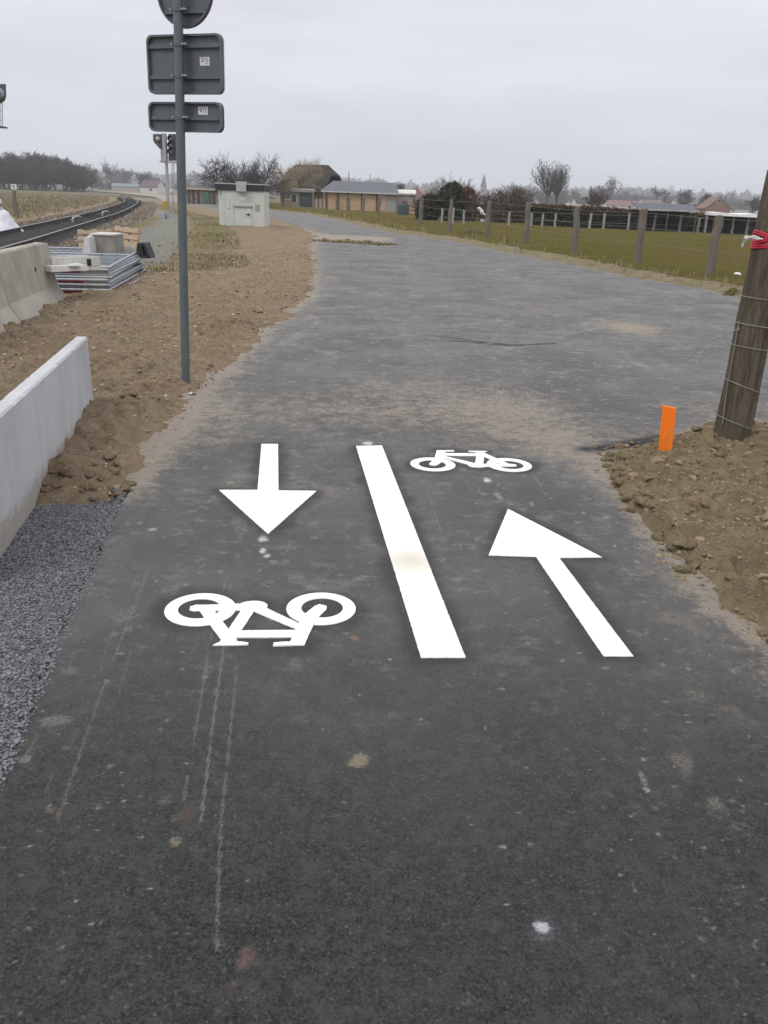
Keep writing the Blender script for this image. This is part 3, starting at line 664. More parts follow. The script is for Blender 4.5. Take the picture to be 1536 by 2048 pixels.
# tall weeds on the left of the track and by the cabinet
g = np.random.default_rng(25); n = 130000; r = np.exp(g.uniform(math.log(12), math.log(165), n)); a = np.radians(g.uniform(-52, -8, n)); x = np.sin(a) * r; y = np.cos(a) * r
dt = ldist(x, y, TRACK); tx = np.interp(y, [p[1] for p in TRACK], [p[0] for p in TRACK]); cl = fbm(x, y, .5, 4, 83)
k = (dt > 2.6) & (x < tx) & (cl + .3 * g.random(n) > .5); x, y, r = x[k], y[k], r[k]
blades('weeds', x, y, height('verge', x, y) - .02, (.05 + .20 * g.random(len(x)) ** 3), np.clip(r * .0010, .012, .11), palette(g, len(x), [(.22, .18, .145), (.19, .155, .125), (.165, .145, .09), (.235, .20, .165), (.15, .12, .10), (.17, .155, .09)], .25), 26, .6)
g = np.random.default_rng(27); n = 30000; r = np.exp(g.uniform(math.log(14), math.log(75), n)); a = np.radians(g.uniform(-24, -6, n)); x = np.sin(a) * r; y = np.cos(a) * r
sd = sdist(x, y, VERGE); cl = fbm(x, y, .45, 4, 85); dp = ldist(x, y, PATHC)
k = (sd > .5) & (dp > .8) & (dp < 2.6) & (ldist(x, y, TRACK) > 4) & (cl + .25 * g.random(n) > .60); x, y, r = x[k], y[k], r[k]
blades('verge_grass', x, y, height('verge', x, y) - .01, .03 + .09 * g.random(len(x)) ** 2, np.clip(r * .0009, .012, .05), palette(g, len(x), [(.14, .125, .05), (.20, .17, .09), (.10, .10, .035), (.24, .2, .12)], .25), 28, .8)

x, y, r, sd, g = polar_pts(60000, 4.2, 45, -46, 2, 'verge', .05, 60, 41)
cl = fbm(x, y, .9, 4, 87); k = (ldist(x, y, TRACK) > 2.8) & (cl + .3 * g.random(len(x)) > np.where(y > 8, .60, .74)) & ~((x < -1.7) & (y < 5.75) & (x > -2.25)); x, y, r = x[k], y[k], r[k]
blades('straw', x, y, height('verge', x, y) + .002, .006 + .016 * g.random(len(x)), np.clip(r * .0007, .004, .03), palette(g, len(x), [(.38, .33, .22), (.32, .27, .17), (.28, .25, .14), (.24, .22, .10), (.42, .37, .27)], .2), 42, 3.5)

# ------------------------------------------------------------------ painted markings
def paint_mat():
    t = NT('thermoplastic_paint'); f = t.rng(t.noise(7, 6, .7), .45, .75)
    c = t.mix(t.math('MULTIPLY', f, .22), (.80, .80, .795), (.66, .65, .62)); c = t.mix(t.math('MULTIPLY', t.rng(t.noise(120, 4, .85), .56, .7), .22), c, (.45, .44, .43))
    geo = t.n('ShaderNodeNewGeometry'); g = G(822, 1122)
    vm = t.n('ShaderNodeVectorMath', operation='DISTANCE'); t.l(geo.outputs['Position'], vm.inputs[0]); vm.inputs[1].default_value = (g.x, g.y, 0)
    k = t.math('MULTIPLY', t.rng(t.math('ADD', vm.outputs['Value'], t.math('MULTIPLY', t.noise(30, 5, .7), .12)), .04, .26, 1, 0), .75)
    c = t.mix(k, c, (.50, .44, .30))
    g2_ = G(850, 1190); vm2 = t.n('ShaderNodeVectorMath', operation='DISTANCE'); t.l(geo.outputs['Position'], vm2.inputs[0]); vm2.inputs[1].default_value = (g2_.x, g2_.y, 0)
    k2 = t.math('MULTIPLY', t.rng(vm2.outputs['Value'], .05, .6, 1, 0), .38); c = t.mix(k2, c, (.62, .60, .50))
    t.bump(t.noise(180, 3, .7), .25, .003)
    return t.fin(c, .6, 0, .4)
m_paint = paint_mat()
def marking(name, polys, label, rings=()):
    mb = MB()
    rj = random.Random(len(name) + len(polys)); den = []
    for p in polys:
        out = []; p = [Vector((q_[0], q_[1], 0)) for q_ in p]
        for a_, b_ in zip(p, p[1:] + p[:1]):
            m_ = max(int((b_ - a_).length / .012), 1)
            for k in range(m_): out.append(a_.lerp(b_, k / m_) + Vector((rj.gauss(0, .0005), rj.gauss(0, .0005), 0)))
        den.append(out)
    for i, p in enumerate(den): mb.prism([Vector((q_[0], q_[1], .001)) for q_ in p], (0, 0, .0035 + i * .00025))
    for i, (o_, i_) in enumerate(rings): mb.ring([Vector((q_[0], q_[1], .001)) for q_ in o_], [Vector((q_[0], q_[1], .001)) for q_ in i_], (0, 0, .0033 - i * .0002))
    c = sum((Vector((q_[0], q_[1], 0)) for q_ in polys[0]), Vector()) / len(polys[0])
    return tag(mb.build(name, m_paint, loc=c), label, 'road marking')
W = {k: [G(*p) for p in v] for k, v in mark_poly.items()}
marking('centre_line', [W['line']], 'single broad white centre line painted on dark asphalt, with a yellowish smudge')
marking('direction_arrow', [W['arrow_near']], 'white painted arrow pointing towards the viewer, above the upside-down bicycle symbol')
marking('direction_arrow', [W['arrow_far']], 'white painted arrow pointing away up the path, beside the dug soil bank')
for pl, lab in ((place_near, 'large white painted bicycle symbol upside down on the left lane'), (place_far, 'small white painted bicycle symbol upright beyond the arrow on the right lane')):
    rings = [([pl((s_ * bhalf + p[0], p[1])) for p in circ((0, 0), Rw)], [pl((s_ * bhalf + p[0] + s_ * .004, p[1] + .004)) for p in circ((0, 0), Rw * .60)]) for s_ in (-1, 1)]
    marking('bicycle_symbol', [[pl(p) for p in s_] for s_ in BIKE], lab, rings)

# ------------------------------------------------------------------ road sign seen from behind
m_pole = M('painted_grey_pole', (.085, .105, .115), (.10, .122, .132), 9, .42, .08, spec=.5)
m_back = M('sign_back_grey', (.088, .102, .116), (.105, .118, .132), 14, .5, .05, spec=.45)
m_blue = M('sign_front_blue', (.03, .12, .35), None, 5, .4, 0)
m_red = M('sign_front_red', (.35, .02, .03), None, 5, .4, 0)
m_zinc = M('zinc_bolts', (.45, .46, .47), None, 20, .4, .1, metal=.6)
m_white = M('white_film', (.68, .68, .70), (.6, .6, .62), 30, .5, 0)
m_print = M('grey_print', (.13, .13, .14), None, 9, .6, 0)
pb = G(371, 772); ptop = D(352, -190, pb.y)
root = empty('traffic_sign', pb, 'grey traffic sign pole with one round and two rectangular boards seen from behind', 'traffic sign')
mb = MB(); mb.path([pb - Vector((0, 0, .12)), pb.lerp(ptop, .5), ptop], [.034, .034, .034], 20); mb.path([ptop, ptop + Vector((0, 0, .02))], [.036, .02], 20)
mb.build('pole', m_pole, root)
def pole_at(z): return pb.lerp(ptop, (z - pb.z) / (ptop.z - pb.z))
rz = R(22)
ex = Vector((math.cos(rz), -math.sin(rz), 0)); en = Vector((math.sin(rz), math.cos(rz), 0)); ez = Vector((.012, 0, 1)).normalized(); ex = (ex - ez * ex.dot(ez)).normalized()
def rrect(w, h, r, n=6):
    P = []
    for cx, cy, a0 in ((w / 2 - r, h / 2 - r, 0), (-w / 2 + r, h / 2 - r, 90), (-w / 2 + r, -h / 2 + r, 180), (w / 2 - r, -h / 2 + r, 270)):
        for i in range(n + 1):
            a = R(a0 + 90 * i / n); P.append((cx + r * math.cos(a), cy + r * math.sin(a)))
    return P
def sign_board(name, c, outl, inset, rails, w_of, mfront, sticker=None):
    pl = lambda p, d=0: c + ex * p[0] + ez * p[1] + en * d
    mb = MB(); mb.prism([pl(p) for p in outl], en * .004)
    o = mb.build(name, m_back, root)
    inn = [(p[0] * inset[0], p[1] * inset[1]) for p in outl]
    mb = MB(); mb.ring([pl(p, -.026) for p in outl], [pl(p, -.026) for p in inn], en * .0258); mb.build('rim', m_back, o)
    mb = MB(); mb.prism([pl((p[0] * 1.012, p[1] * 1.012), .0042) for p in outl], en * .004); mb.build('front_face', mfront, o)
    for zr in rails:
        mb = MB(); ww = w_of(zr)
        mb.prism([pl((-ww, zr - .010), -.003), pl((ww, zr - .010), -.003), pl((ww, zr + .010), -.003), pl((-ww, zr + .010), -.003)], en * -.018)
        mb.prism([pl((-ww, zr + .0102), -.021), pl((ww, zr + .0102), -.021), pl((ww, zr + .015), -.021), pl((-ww, zr + .015), -.021)], en * .012)
        mb.build('mounting_rail', m_back, o)
        pc = pole_at((c + ez * zr).z); mb = MB()
        n = 20; ringo = [pc + (ex * math.cos(6.2832 * i / n) + en * math.sin(6.2832 * i / n)) * .039 for i in range(n)]; ringi = [pc + (ex * math.cos(6.2832 * i / n) + en * math.sin(6.2832 * i / n)) * .0345 for i in range(n)]
        mb.ring([p - ez * .012 for p in ringo], [p - ez * .012 for p in ringi], ez * .024)
        mb.build('clamp', m_back, o)
        for dx in (-.05, .044, .066):
            mb = MB(); b = pc + ex * dx - en * .012 + ez * .004; mb.tube(b - en * .012, b + en * .02, .0075, n=6); mb.build('bolt', m_zinc, o)
    if sticker:
        sx, sy = sticker; mb = MB(); mb.prism([pl((sx - .041, sy - .027), -.001), pl((sx + .041, sy - .027), -.001), pl((sx + .041, sy + .027), -.001), pl((sx - .041, sy + .027), -.001)], en * -.001)
        stk = mb.build('sticker', m_white, o); mb = MB()
        def st_(pts, w=.0028):
            for a, b in zip(pts[:-1], pts[1:]):
                a = Vector(a); b = Vector(b); t = (b - a).normalized(); nn = Vector((-t.y, t.x)) * w
                mb.prism([pl((sx + p.x, sy + p.y), -.0022) for p in (a - nn, b - nn, b + nn, a + nn)], en * -.0008)
        st_([(-.03, .019), (.0, .019)]); st_([(-.03, .010), (-.018, -.007), (-.006, .010)]); st_([(-.026, .008), (-.008, .008)], .0018)
        st_([(.006, -.004), (.006, .012), (.016, .018), (.028, .012), (.028, .0), (.018, -.006)]); st_([(.004, -.013), (.028, -.013)], .0016)
        mb.build('sticker_print', m_print, stk)
    return o
fix = lambda px, py: D(px, py, pb.y + .07)
c1 = fix(371.5, 129.5); c2 = fix(372.5, 234.5); c0 = fix(371, -17)
sx_ = .645; sh_ = fix(371, 70).z - fix(371, 189).z; sh2 = fix(371, 204.5).z - fix(371, 264).z; rad0 = fix(371, -17).z - fix(371, 56.5).z
sign_board('rectangular_board', c1, rrect(sx_, sh_, .045), (.955, .93), (.115, -.085), lambda z: sx_ / 2 - .02, m_white, (.165, .02))
sign_board('rectangular_board', c2, rrect(.645, sh2, .045), (.955, .88), (-.01,), lambda z: .3, m_blue, (.15, .045))['label'] = 'lower, flatter rectangular board with a blue front edge'
sign_board('round_board', c0, circ((0, 0), rad0, 48), (.95, .95), (.12, -.13), lambda z: math.sqrt(max(rad0 ** 2 - z * z, 0)) - .02, m_red)

# ------------------------------------------------------------------ concrete wall, barriers
def conc(name, a, b, spots=(.1, .1, .1), sc=3, bump=.25):
    t = NT(name); n1 = t.rng(t.noise(sc, 6, .65), .35, .65); n2 = t.rng(t.noise(sc * .6, 4, .6, (1, 1, .25)), .5, .75); n3 = t.rng(t.noise(40, 3, .6), .66, .74)
    c = t.mix(n1, a, b); c = t.mix(t.math('MULTIPLY', n2, .45), c, spots); c = t.mix(t.math('MULTIPLY', n3, .5), c, tuple(q * .6 for q in a))
    t.bump(t.math('ADD', t.noise(90, 4, .7), t.noise(12, 3)), bump, .004); return t.fin(c, .88, 0, .25)
def wall_mat():
    t = NT('new_concrete'); n1 = t.rng(t.noise(2.2, 6, .65), .35, .65); st_ = t.rng(t.noise(3.2, 5, .65, (3, 3, .18)), .48, .72); pore = t.rng(t.voro(55), .02, .09, 1, 0)
    c = t.mix(n1, (.43, .43, .455), (.49, .49, .51)); c = t.mix(t.math('MULTIPLY', st_, .5), c, (.37, .385, .36)); c = t.mix(t.math('MULTIPLY', pore, t.math('MULTIPLY', t.rng(t.noise(5, 3), .5, .7), .45)), c, (.2, .2, .2))
    geo = t.n('ShaderNodeNewGeometry'); sp = t.n('ShaderNodeSeparateXYZ'); t.l(geo.outputs['Position'], sp.inputs[0])
    dz = t.math('ADD', t.rng(sp.outputs['Z'], .0, .22, 1, 0), t.math('MULTIPLY', t.math('SUBTRACT', t.noise(16, 6, .75), .55), 1.6)); c = t.mix(t.math('MULTIPLY', t.rng(dz, .25, .8), .65), c, (.27, .22, .16))
    t.bump(t.math('ADD', t.noise(90, 4, .7), t.noise(9, 3)), .16, .004); return t.fin(c, .85, 0, .25)
m_wall = wall_mat()
m_jers = conc('old_concrete', (.30, .275, .235), (.38, .355, .31), (.20, .18, .15), 3, .4)
wf = G(176, 673, .545); wn = G(0, 832, .545); wd = (Vector((wn.x, wn.y, 0)) - Vector((wf.x, wf.y, 0))).normalized(); wo = Vector((wd.y, -wd.x, 0))
if wo.x > 0: wo = -wo
th_ = .085; a = Vector((wf.x, wf.y, 0)); L = 2.75
prof = [(0, -.3), (0, .535), (.010, .545), (th_ - .010, .545), (th_, .535), (th_, -.3)]
def P_(t, q): return a + wd * t + wo * q[0] + Vector((0, 0, q[1]))
wt = empty('retaining_wall', a, 'smooth new white concrete wall panel at the lower left beside gravel', 'wall')
mb = MB(); rj = random.Random(2); KW = 70; V = []; nP = len(prof)
for k in range(KW + 1):
    for i, q_ in enumerate(prof):
        j_ = (abs(rj.gauss(0, .0012)) + (rj.random() < .06) * rj.uniform(.002, .007)) if i in (1, 2, 3, 4) else 0
        V.append(P_(L * k / KW, (q_[0] + (j_ if i < 3 else -j_), q_[1] - j_)))
mb.add(V, [(k * nP + i, k * nP + (i + 1) % nP, (k + 1) * nP + (i + 1) % nP, (k + 1) * nP + i) for k in range(KW) for i in range(nP)] + [tuple(range(nP)), tuple(KW * nP + i for i in range(nP))]); mb.build('wall_panel', m_wall, wt)
mb = MB(); mb.prism([P_(.05, q_) for q_ in ((th_ + .003, -.3), (th_ + .003, -.10), (th_ + .55, -.22), (th_ + .55, -.3))], wd * (L - .1)); mb.build('footing', m_wall, wt)

def jersey(p0, p1, label, far):
    """p0, p1: right-hand foot of the near and far end"""
    d = (p1 - p0); Ln = d.length; d.normalize(); o_ = Vector((-d.y, d.x, 0))
    if o_.x > 0: o_ = -o_
    prof = [(0, 0), (0, .07), (.13, .27), (.20, .80), (.215, .82), (.325, .82), (.34, .80), (.41, .27), (.54, .07), (.54, 0)]
    e = empty('concrete_barrier', p0, label, 'concrete barrier', 'concrete barriers by the track')
    bm = bmesh.new(); n = len(prof); rows = []
    K = 14
    for k in range(K + 1):
        t = Ln * k / K; sh = .985 if k in (0, K) else 1
        rows.append([bm.verts.new(p0 + d * t + o_ * ((q_[0] - .27) * sh + .27) + Vector((0, 0, q_[1] * (sh if q_[1] > .5 else 1) - .03 + random.uniform(-.004, .004)))) for q_ in prof])
    for k in range(K):
        for i in range(n): bm.faces.new((rows[k][i], rows[k][(i + 1) % n], rows[k + 1][(i + 1) % n], rows[k + 1][i]))
    bm.faces.new(rows[0][::-1]); bm.faces.new(rows[K])
    mb = MB(); bm.verts.index_update(); mb.add([v.co.copy() for v in bm.verts], [[v.index for v in f.verts] for f in bm.faces]); bm.free()
    mb.build('concrete_body', m_jers, e)
    for t in (Ln - .03, .03):
        mb = MB(); s_ = 1 if t > 1 else -1
        mb.box(p0 + d * (t + s_ * .06) + o_ * .27 + Vector((0, 0, .62)), (.12, .02, .1), Matrix.Rotation(math.atan2(d.y, d.x), 3, 'Z')); mb.build('coupling_plate', m_rust, e)
    mb = MB(); c = p0 + d * Ln * .6 + o_ * .165 + Vector((0, 0, .5)); mb.tube(c - o_ * .02 - Vector((.012, 0, 0)), c + o_ * .02, .03, n=10); mb.build('lifting_hole', m_dark, e)
m_rust = M('rusty_steel', (.10, .055, .03), (.16, .10, .06), 20, .8, .3, metal=.3)
m_dark = M('dark_rubber', (.014, .014, .015), (.024, .024, .025), 10, .6, .1)
jersey(Vector((-4.16, 9.45, 0)), Vector((-4.50, 11.75, 0)), 'weathered sloping concrete barrier whose whole end shows beside the stacked fence panels', 1)
jersey(Vector((-3.72, 7.0, 0)), Vector((-4.13, 9.38, 0)), 'nearer concrete barrier cut by the left edge of the picture', 0)

# ------------------------------------------------------------------ stack of fence panels
m_galv = M('galvanised_tube', (.30, .335, .375), (.38, .41, .45), 9, .45, .1, metal=.35)
m_galvw = M('pale_tube_sleeve', (.42, .44, .43), None, 9, .5, .05)
m_tubered = M('red_reflective_sleeve', (.38, .03, .055), None, 12, .5, .05)
sA = G(218, 592); sB = Vector((-4.72, 16.1, 0)); sd_ = (sB - Vector((sA.x, sA.y, 0))).normalized(); so_ = Vector((-sd_.y, sd_.x, 0))
def fence_panel(red=True):
    e = empty('construction_fence', (0, 0, 0), 'galvanised mesh fence panel lying flat in the stack, red and white sleeve on its near end', 'fence panel', 'fence panels stacked flat')
    w, l, r = 1.95, 3.75, .0175
    mb = MB(); mb.path([(0, .03, 0), (0, l, 0)], r, 8); mb.path([(-w, .03, 0), (-w, l, 0)], r, 8); mb.tube((-w, l, 0), (0, l, 0), r); mb.tube((-w, 0, 0), (.03, 0, 0), r * 1.05)
    mb.tube((-w, l * .66, 0), (0, l * .66, 0), r * .8); mb.build('frame', m_galv, e)
    mb = MB()
    for i in range(1, 16): mb.tube((-w * i / 16, 0, .004), (-w * i / 16, l, .004), .0035, n=4, cap=False)
    for i in range(1, 15): mb.tube((-w, l * i / 15, -.004), (0, l * i / 15, -.004), .0035, n=4, cap=False)
    mb.build('mesh', m_galv, e)
    for x0_, x1_ in ((-.36, -.01), (-1.3, -.72)):
        mb = MB(); mb.tube((x0_, -.001, 0), (x1_, -.001, 0), r * 1.15); mb.build('white_sleeve', m_galvw, e)
    if red: mb = MB(); mb.tube((-.72, -.001, 0), (-.36, -.001, 0), r * 1.17); mb.build('red_sleeve', m_tubered, e)
    return e
fp = fence_panel(); fp2 = fence_panel(False); rs = random.Random(3)
ordn = ['bottom', 'second from the bottom', 'third from the bottom', 'fourth from the bottom', 'fifth from the bottom', 'sixth from the bottom', 'fifth from the top', 'fourth from the top', 'third from the top', 'second from the top', 'topmost']
rot0 = math.atan2(sd_.y, sd_.x) - math.pi / 2
for i in range(11):
    red_ = i in (0, 4, 8); o = fp if i == 0 else (fp2 if i == 1 else clone(fp if red_ else fp2))
    jit = .10 if i < 1 else .035
    o.location = (sA.x + rs.uniform(-jit, jit) + (.09 if i == 0 else 0), sA.y + rs.uniform(-jit, jit), .05 + i * .0362)
    o.rotation_euler = (rs.uniform(-.004, .004), rs.uniform(-.004, .004), rot0 + (rs.uniform(-.02, .02) if i else -.06))
    o['label'] = 'grey mesh fence panel%s, %s of the stack' % (' with a red sleeve' if red_ else '', ordn[i])
# things lying on and behind the stack
m_lightc = conc('pale_concrete', (.52, .51, .48), (.60, .59, .56), (.42, .41, .38), 6, .3)
m_greyc = conc('grey_concrete', (.235, .22, .20), (.29, .275, .25), (.17, .16, .145), 6, .3)
zt = .445
pA = G(92, 530, zt + .06); pB = G(231, 517, zt + .06); pB = Vector((pB.x, pA.y + .55, pB.z)); u = (pB - pA).normalized(); v = Vector((-u.y, u.x, 0))
e = empty('cable_trough', (pA + pB) / 2, 'long pale concrete cable trough lying across the fence panels', 'cable trough'); rt = Matrix.Rotation(math.atan2(u.y, u.x), 3, 'Z')
mb = MB(); Lb = (pB - pA).length; c = (pA + pB) / 2
mb.box(c + Vector((0, 0, -.04)), (Lb, .32, .04), rt)
for s_ in (-1, 1): mb.box(c + v * s_ * .145 + Vector((0, 0, .042)), (Lb, .04, .122), rt)
mb.build('trough_body', m_lightc, e)
for k in (-.36, -.31, -.26, -.05): mb = MB(); mb.box(c + u * Lb * k - v * .172 + Vector((0, 0, .035)), (.03, .014, .11), rt); mb.build('rib', m_lightc, e)
mb = MB(); mb.box(c + u * Lb * .26 - v * .170 + Vector((0, 0, .03)), (.06, .012, .09), rt); mb.build('dark_slot', m_dark, e)
p = G(125, 541, zt); e = tag(MB().box(p + Vector((.05, 0.0, .035)), (.55, .22, .07), rt, (.94, .85)).box(p + Vector((.18, -.02, .083)), (.16, .12, .026), rt, (.8, .7)).build('concrete_cover', m_lightc, loc=p), 'short pale concrete cover slab lying at the left end of the panel stack', 'concrete slab')
# grey block, upright L-shaped kerb
bY = 15.3
bl = D(183, 507, bY); br = D(229, 503, bY); tp = D(184, 470, bY)
e = empty('concrete_trough_block', bl, 'grey box-shaped concrete block with pale edges standing behind the panel stack', 'concrete block')
w_ = br.x - bl.x; h_ = tp.z - bl.z; mb = MB(); mb.box((bl.x + w_ / 2, bY + .3, bl.z + h_ / 2 - .12), (w_, .55, h_ + .24), None, (.97, .97)); mb.build('block_body', m_greyc, e)
mb = MB(); mb.box((bl.x + w_ / 2, bY + .3, bl.z + h_ + .013), (w_ * 1.03, .58, .026)); mb.build('top_edge', m_lightc, e)
mb = MB(); mb.prism([(bl.x - .02, bY - .01, bl.z - .2), (bl.x + .10, bY - .01, bl.z - .2), (bl.x + .035, bY - .01, bl.z + h_), (bl.x - .03, bY - .01, bl.z + h_)], (0, .03, 0)); mb.build('side_rib', m_lightc, e)
kl = D(158, 508, bY - .3); kt = D(167, 474, bY - .3)
mb = MB(); mb.prism([(kl.x - .02, bY - .3, kl.z - .2), (kl.x + .2, bY - .3, kl.z - .2), (kl.x + .2, bY - .3, kl.z + .04), (kl.x + .19, bY - .3, kt.z), (kl.x + .11, bY - .3, kt.z), (kl.x + .09, bY - .3, kl.z + .12)], (0, .5, 0))
tag(mb.build('kerb_element', m_lightc, loc=kl), 'pale upright L-shaped concrete kerb piece left of the grey block', 'kerb stone')
# pallets
m_wood = M('pallet_wood', (.40, .285, .19), (.50, .38, .27), 7, .8, .3, stretch=(1, 6, 6))
m_woodg = M('grey_pallet_wood', (.33, .27, .19), (.42, .35, .26), 7, .8, .3, stretch=(1, 6, 6))
def pallet(loc, rot, w, h, m, label):
    e = empty('wooden_pallet', (0, 0, 0), label, 'pallet', 'pallets leaning behind the stack')
    n = 6
    for i in range(n):
        mb = MB(); mb.box((0, 0, h * (i + .5) / n), (w, .022, h / n * .60)); mb.build('deck_board', m, e)
    for x_ in (-w / 2 + .05, 0, w / 2 - .05):
        mb = MB(); mb.box((x_, .061, h / 2), (.095, .095, h)); mb.build('bearer', m, e)
    for i in (0, 2, 5):
        mb = MB(); mb.box((0, .122, h * (i + .5) / n), (w, .022, h / n * .55)); mb.build('bottom_board', m, e)
    e.location = loc; e.rotation_euler = rot
    return e
pY = 17.6; q0 = D(232, 500, pY); q1 = D(282, 452, pY)
pallet(((q0.x + q1.x) / 2 - .16, pY, .0), (R(-14), R(4), R(-10)), .52, .80, m_wood, 'orange-brown wooden pallet with open slats leaning behind the black foot')
pallet((D(207, 460, pY).x, pY - .55, .0), (R(-14), R(-3), R(6)), .66, .76, m_woodg, 'weathered wooden pallet leaning behind the grey concrete block')
fY = 15.75; f0 = D(272, 512, fY); f1 = D(299, 517, fY); ft = D(277, 486, fY)
zb = f1.z
e = empty('plastic_fence_block', (f0.x, fY, zb), 'black wedge-shaped plastic fence foot at the right end of the panel stack', 'fence foot')
mb = MB(); mb.ring([(f0.x - .02, fY, zb), (f1.x + .02, fY, zb), (ft.x + .11, fY, ft.z), (ft.x - .02, fY, ft.z)], [(f0.x + .14, fY, zb + .06), (f0.x + .18, fY, zb + .06), (ft.x + .085, fY, ft.z - .06), (ft.x + .06, fY, ft.z - .06)], (0, .35, 0)); mb.build('foot_body', m_dark, e)
mb = MB(); mb.box(((f0.x + f1.x) / 2, fY + .17, zb - .012), (f1.x - f0.x + .06, .4, .022)); mb.build('base_plate', m_galvw, e)
mb = MB(); c = D(252, 505, fY); mb.lump((c.x, fY + .25, zb + .06), (.34, .2, .13), 5, 2, .35); tag(mb.build('crumpled_sheet', m_greyc, loc=(c.x, fY + .25, zb)), 'crumpled grey plastic sheet lying beside the black fence foot', 'plastic sheet')

# ------------------------------------------------------------------ railway
m_rail = M('rail_steel', (.03, .026, .024), (.05, .042, .036), 12, .6, .2, metal=.2)
m_railtop = M('polished_rail_head', (.30, .30, .31), None, 20, .35, 0, metal=.7)
m_sleep = M('old_sleeper', (.045, .04, .036), (.07, .062, .055), 8, .9, .3)
te = empty('railway_track', (TRACK[0][0], TRACK[0][1], 0), 'single railway track curving away to the left with dark rails and sleepers', 'railway track')
for line in (offs(TRACK, -.75), offs(TRACK, .75)):
    n = len(line); prof = [(-.07, 0), (.07, 0), (.07, .015), (.012, .03), (.012, .13), (.036, .14), (.036, .165), (-.036, .165), (-.036, .14), (-.012, .13), (-.012, .03), (-.07, .015)]
    V = []; cap = []
    for i, p in enumerate(line):
        a_ = line[max(i - 1, 0)]; b_ = line[min(i + 1, n - 1)]; t = Vector((b_[0] - a_[0], b_[1] - a_[1], 0)).normalized(); s_ = Vector((t.y, -t.x, 0))
        V += [Vector((p[0], p[1], .0)) + s_ * q_[0] + Vector((0, 0, q_[1])) for q_ in prof]
        cap += [Vector((p[0], p[1], 0)) + s_ * q_ + Vector((0, 0, zz)) for q_, zz in ((-.032, .1655), (.032, .1655), (.032, .1675), (-.032, .1675))]
    m_ = len(prof)
    o = MB().add(V, [(i * m_ + k, i * m_ + (k + 1) % m_, (i + 1) * m_ + (k + 1) % m_, (i + 1) * m_ + k) for i in range(n - 1) for k in range(m_)]).build('rail', m_rail, te)
    MB().add(cap, [(i * 4 + k, i * 4 + (k + 1) % 4, (i + 1) * 4 + (k + 1) % 4, (i + 1) * 4 + k) for i in range(n - 1) for k in range(4)]).build('rail_head', m_railtop, o)
cum = 0; first = None; cnt = 0
for (ax, ay), (bx_, by_) in zip(TRACK[:-1], TRACK[1:]):
    L = math.hypot(bx_ - ax, by_ - ay)
    while cum < L and cnt < 98:
        t = cum / L; yaw = math.atan2(by_ - ay, bx_ - ax)
        if first is None:
            mb = MB(); mb.box((0, 0, 0), (.24, 2.5, .14), None, (.9, .98)); first = mb.build('sleeper', m_sleep, None); first.parent = te; s_ = first
        else:
            s_ = first.copy(); COL.objects.link(s_); s_.parent = te
        s_.location = (ax + (bx_ - ax) * t - TRACK[0][0], ay + (by_ - ay) * t - TRACK[0][1], -.045); s_.rotation_euler = (0, 0, yaw); cnt += 1; cum += .62
    cum -= L
m_cable = M('pale_cable_duct', (.40, .385, .36), None, 10, .7, .1)
for px, py, lab in ((152, 441, 'pale bent cable hoop between the rails, the nearer one'), (210, 428, 'pale bent cable hoop between the rails, the farther one')):
    g = G(px, py + 4, .05); d = Vector((-.25, .97, 0)); s_ = Vector((.97, .25, 0))
    pts = [g - s_ * .12 + Vector((0, 0, -.05)), g - s_ * .12 + Vector((0, 0, .16)), g + d * .35 + Vector((0, 0, .23)), g + s_ * .12 + d * .9 + Vector((0, 0, .20)), g + s_ * .16 + d * 1.2 + Vector((0, 0, -.05))]
    tag(MB().path(smooth_line(pts, 5), .045, 8).build('cable_hoop', m_cable, loc=g), lab, 'cable hoop', 'cable hoops on the track')

# railway signals
m_sigm = M('signal_grey', (.30, .30, .33), (.36, .36, .39), 9, .55, .1)
m_sigd = M('signal_dark', (.06, .068, .072), (.09, .10, .105), 9, .6, .1)
m_lens = M('signal_lens', (.42, .40, .36), (.34, .32, .28), 20, .25, 0)
m_yel = M('yellow_plate', (.42, .28, .05), None, 9, .6, 0)
sY = 47.; sb = G(336, 440); sc = lambda px, py, dy=0: D(px, py, sY + dy)
e = empty('railway_signal', sb, 'railway signal on a slim post behind the sign pole, three-lamp main head', 'railway signal')
mb = MB(); mb.path([sb - Vector((0, 0, .2)), sc(335, 380), sc(333, 322)], [.10, .085, .075], 10); mb.build('post', m_sigm, e)
mb = MB(); mb.prism([sc(337, 268), sc(355, 268), sc(354, 321), sc(337, 321)], (0, .25, 0)); h_ = mb.build('main_head', m_sigd, e)
for py in (278, 291, 304):
    c = sc(342.5, py); mb = MB(); mb.lump((c.x, sY - .05, c.z), (.12, .09, .12), 1, 2, 0); mb.build('lamp_lens', m_lens, h_)
    mb = MB(); n = 12
    mb.path([(c.x, sY - .28, c.z + .02), (c.x, sY, c.z + .02)], .145, 12, False); mb.build('lamp_hood', m_sigd, h_)
mb = MB(); mb.prism([sc(306, 268), sc(323, 268), sc(323, 300), sc(319, 297), sc(309, 286), sc(306, 281)], (0, .25, 0)); h2 = mb.build('side_head', m_sigd, e)
c = sc(316, 278); mb = MB(); mb.lump((c.x, sY - .05, c.z), (.12, .09, .12), 1, 2, 0); mb.build('lamp_lens', m_lens, h2)
mb = MB(); mb.box((sc(330, 295).x, sY - .02, (sc(330, 267).z + sc(330, 323).z) / 2), (.17, .34, sc(330, 267).z - sc(330, 323).z)); mb.build('spine', m_sigm, e)
mb = MB(); a_ = sc(321, 323); b_ = sc(354, 323); mb.box(((a_.x + b_.x) / 2, sY + .1, a_.z), (b_.x - a_.x, .5, .10)); mb.build('platform', m_sigm, e)
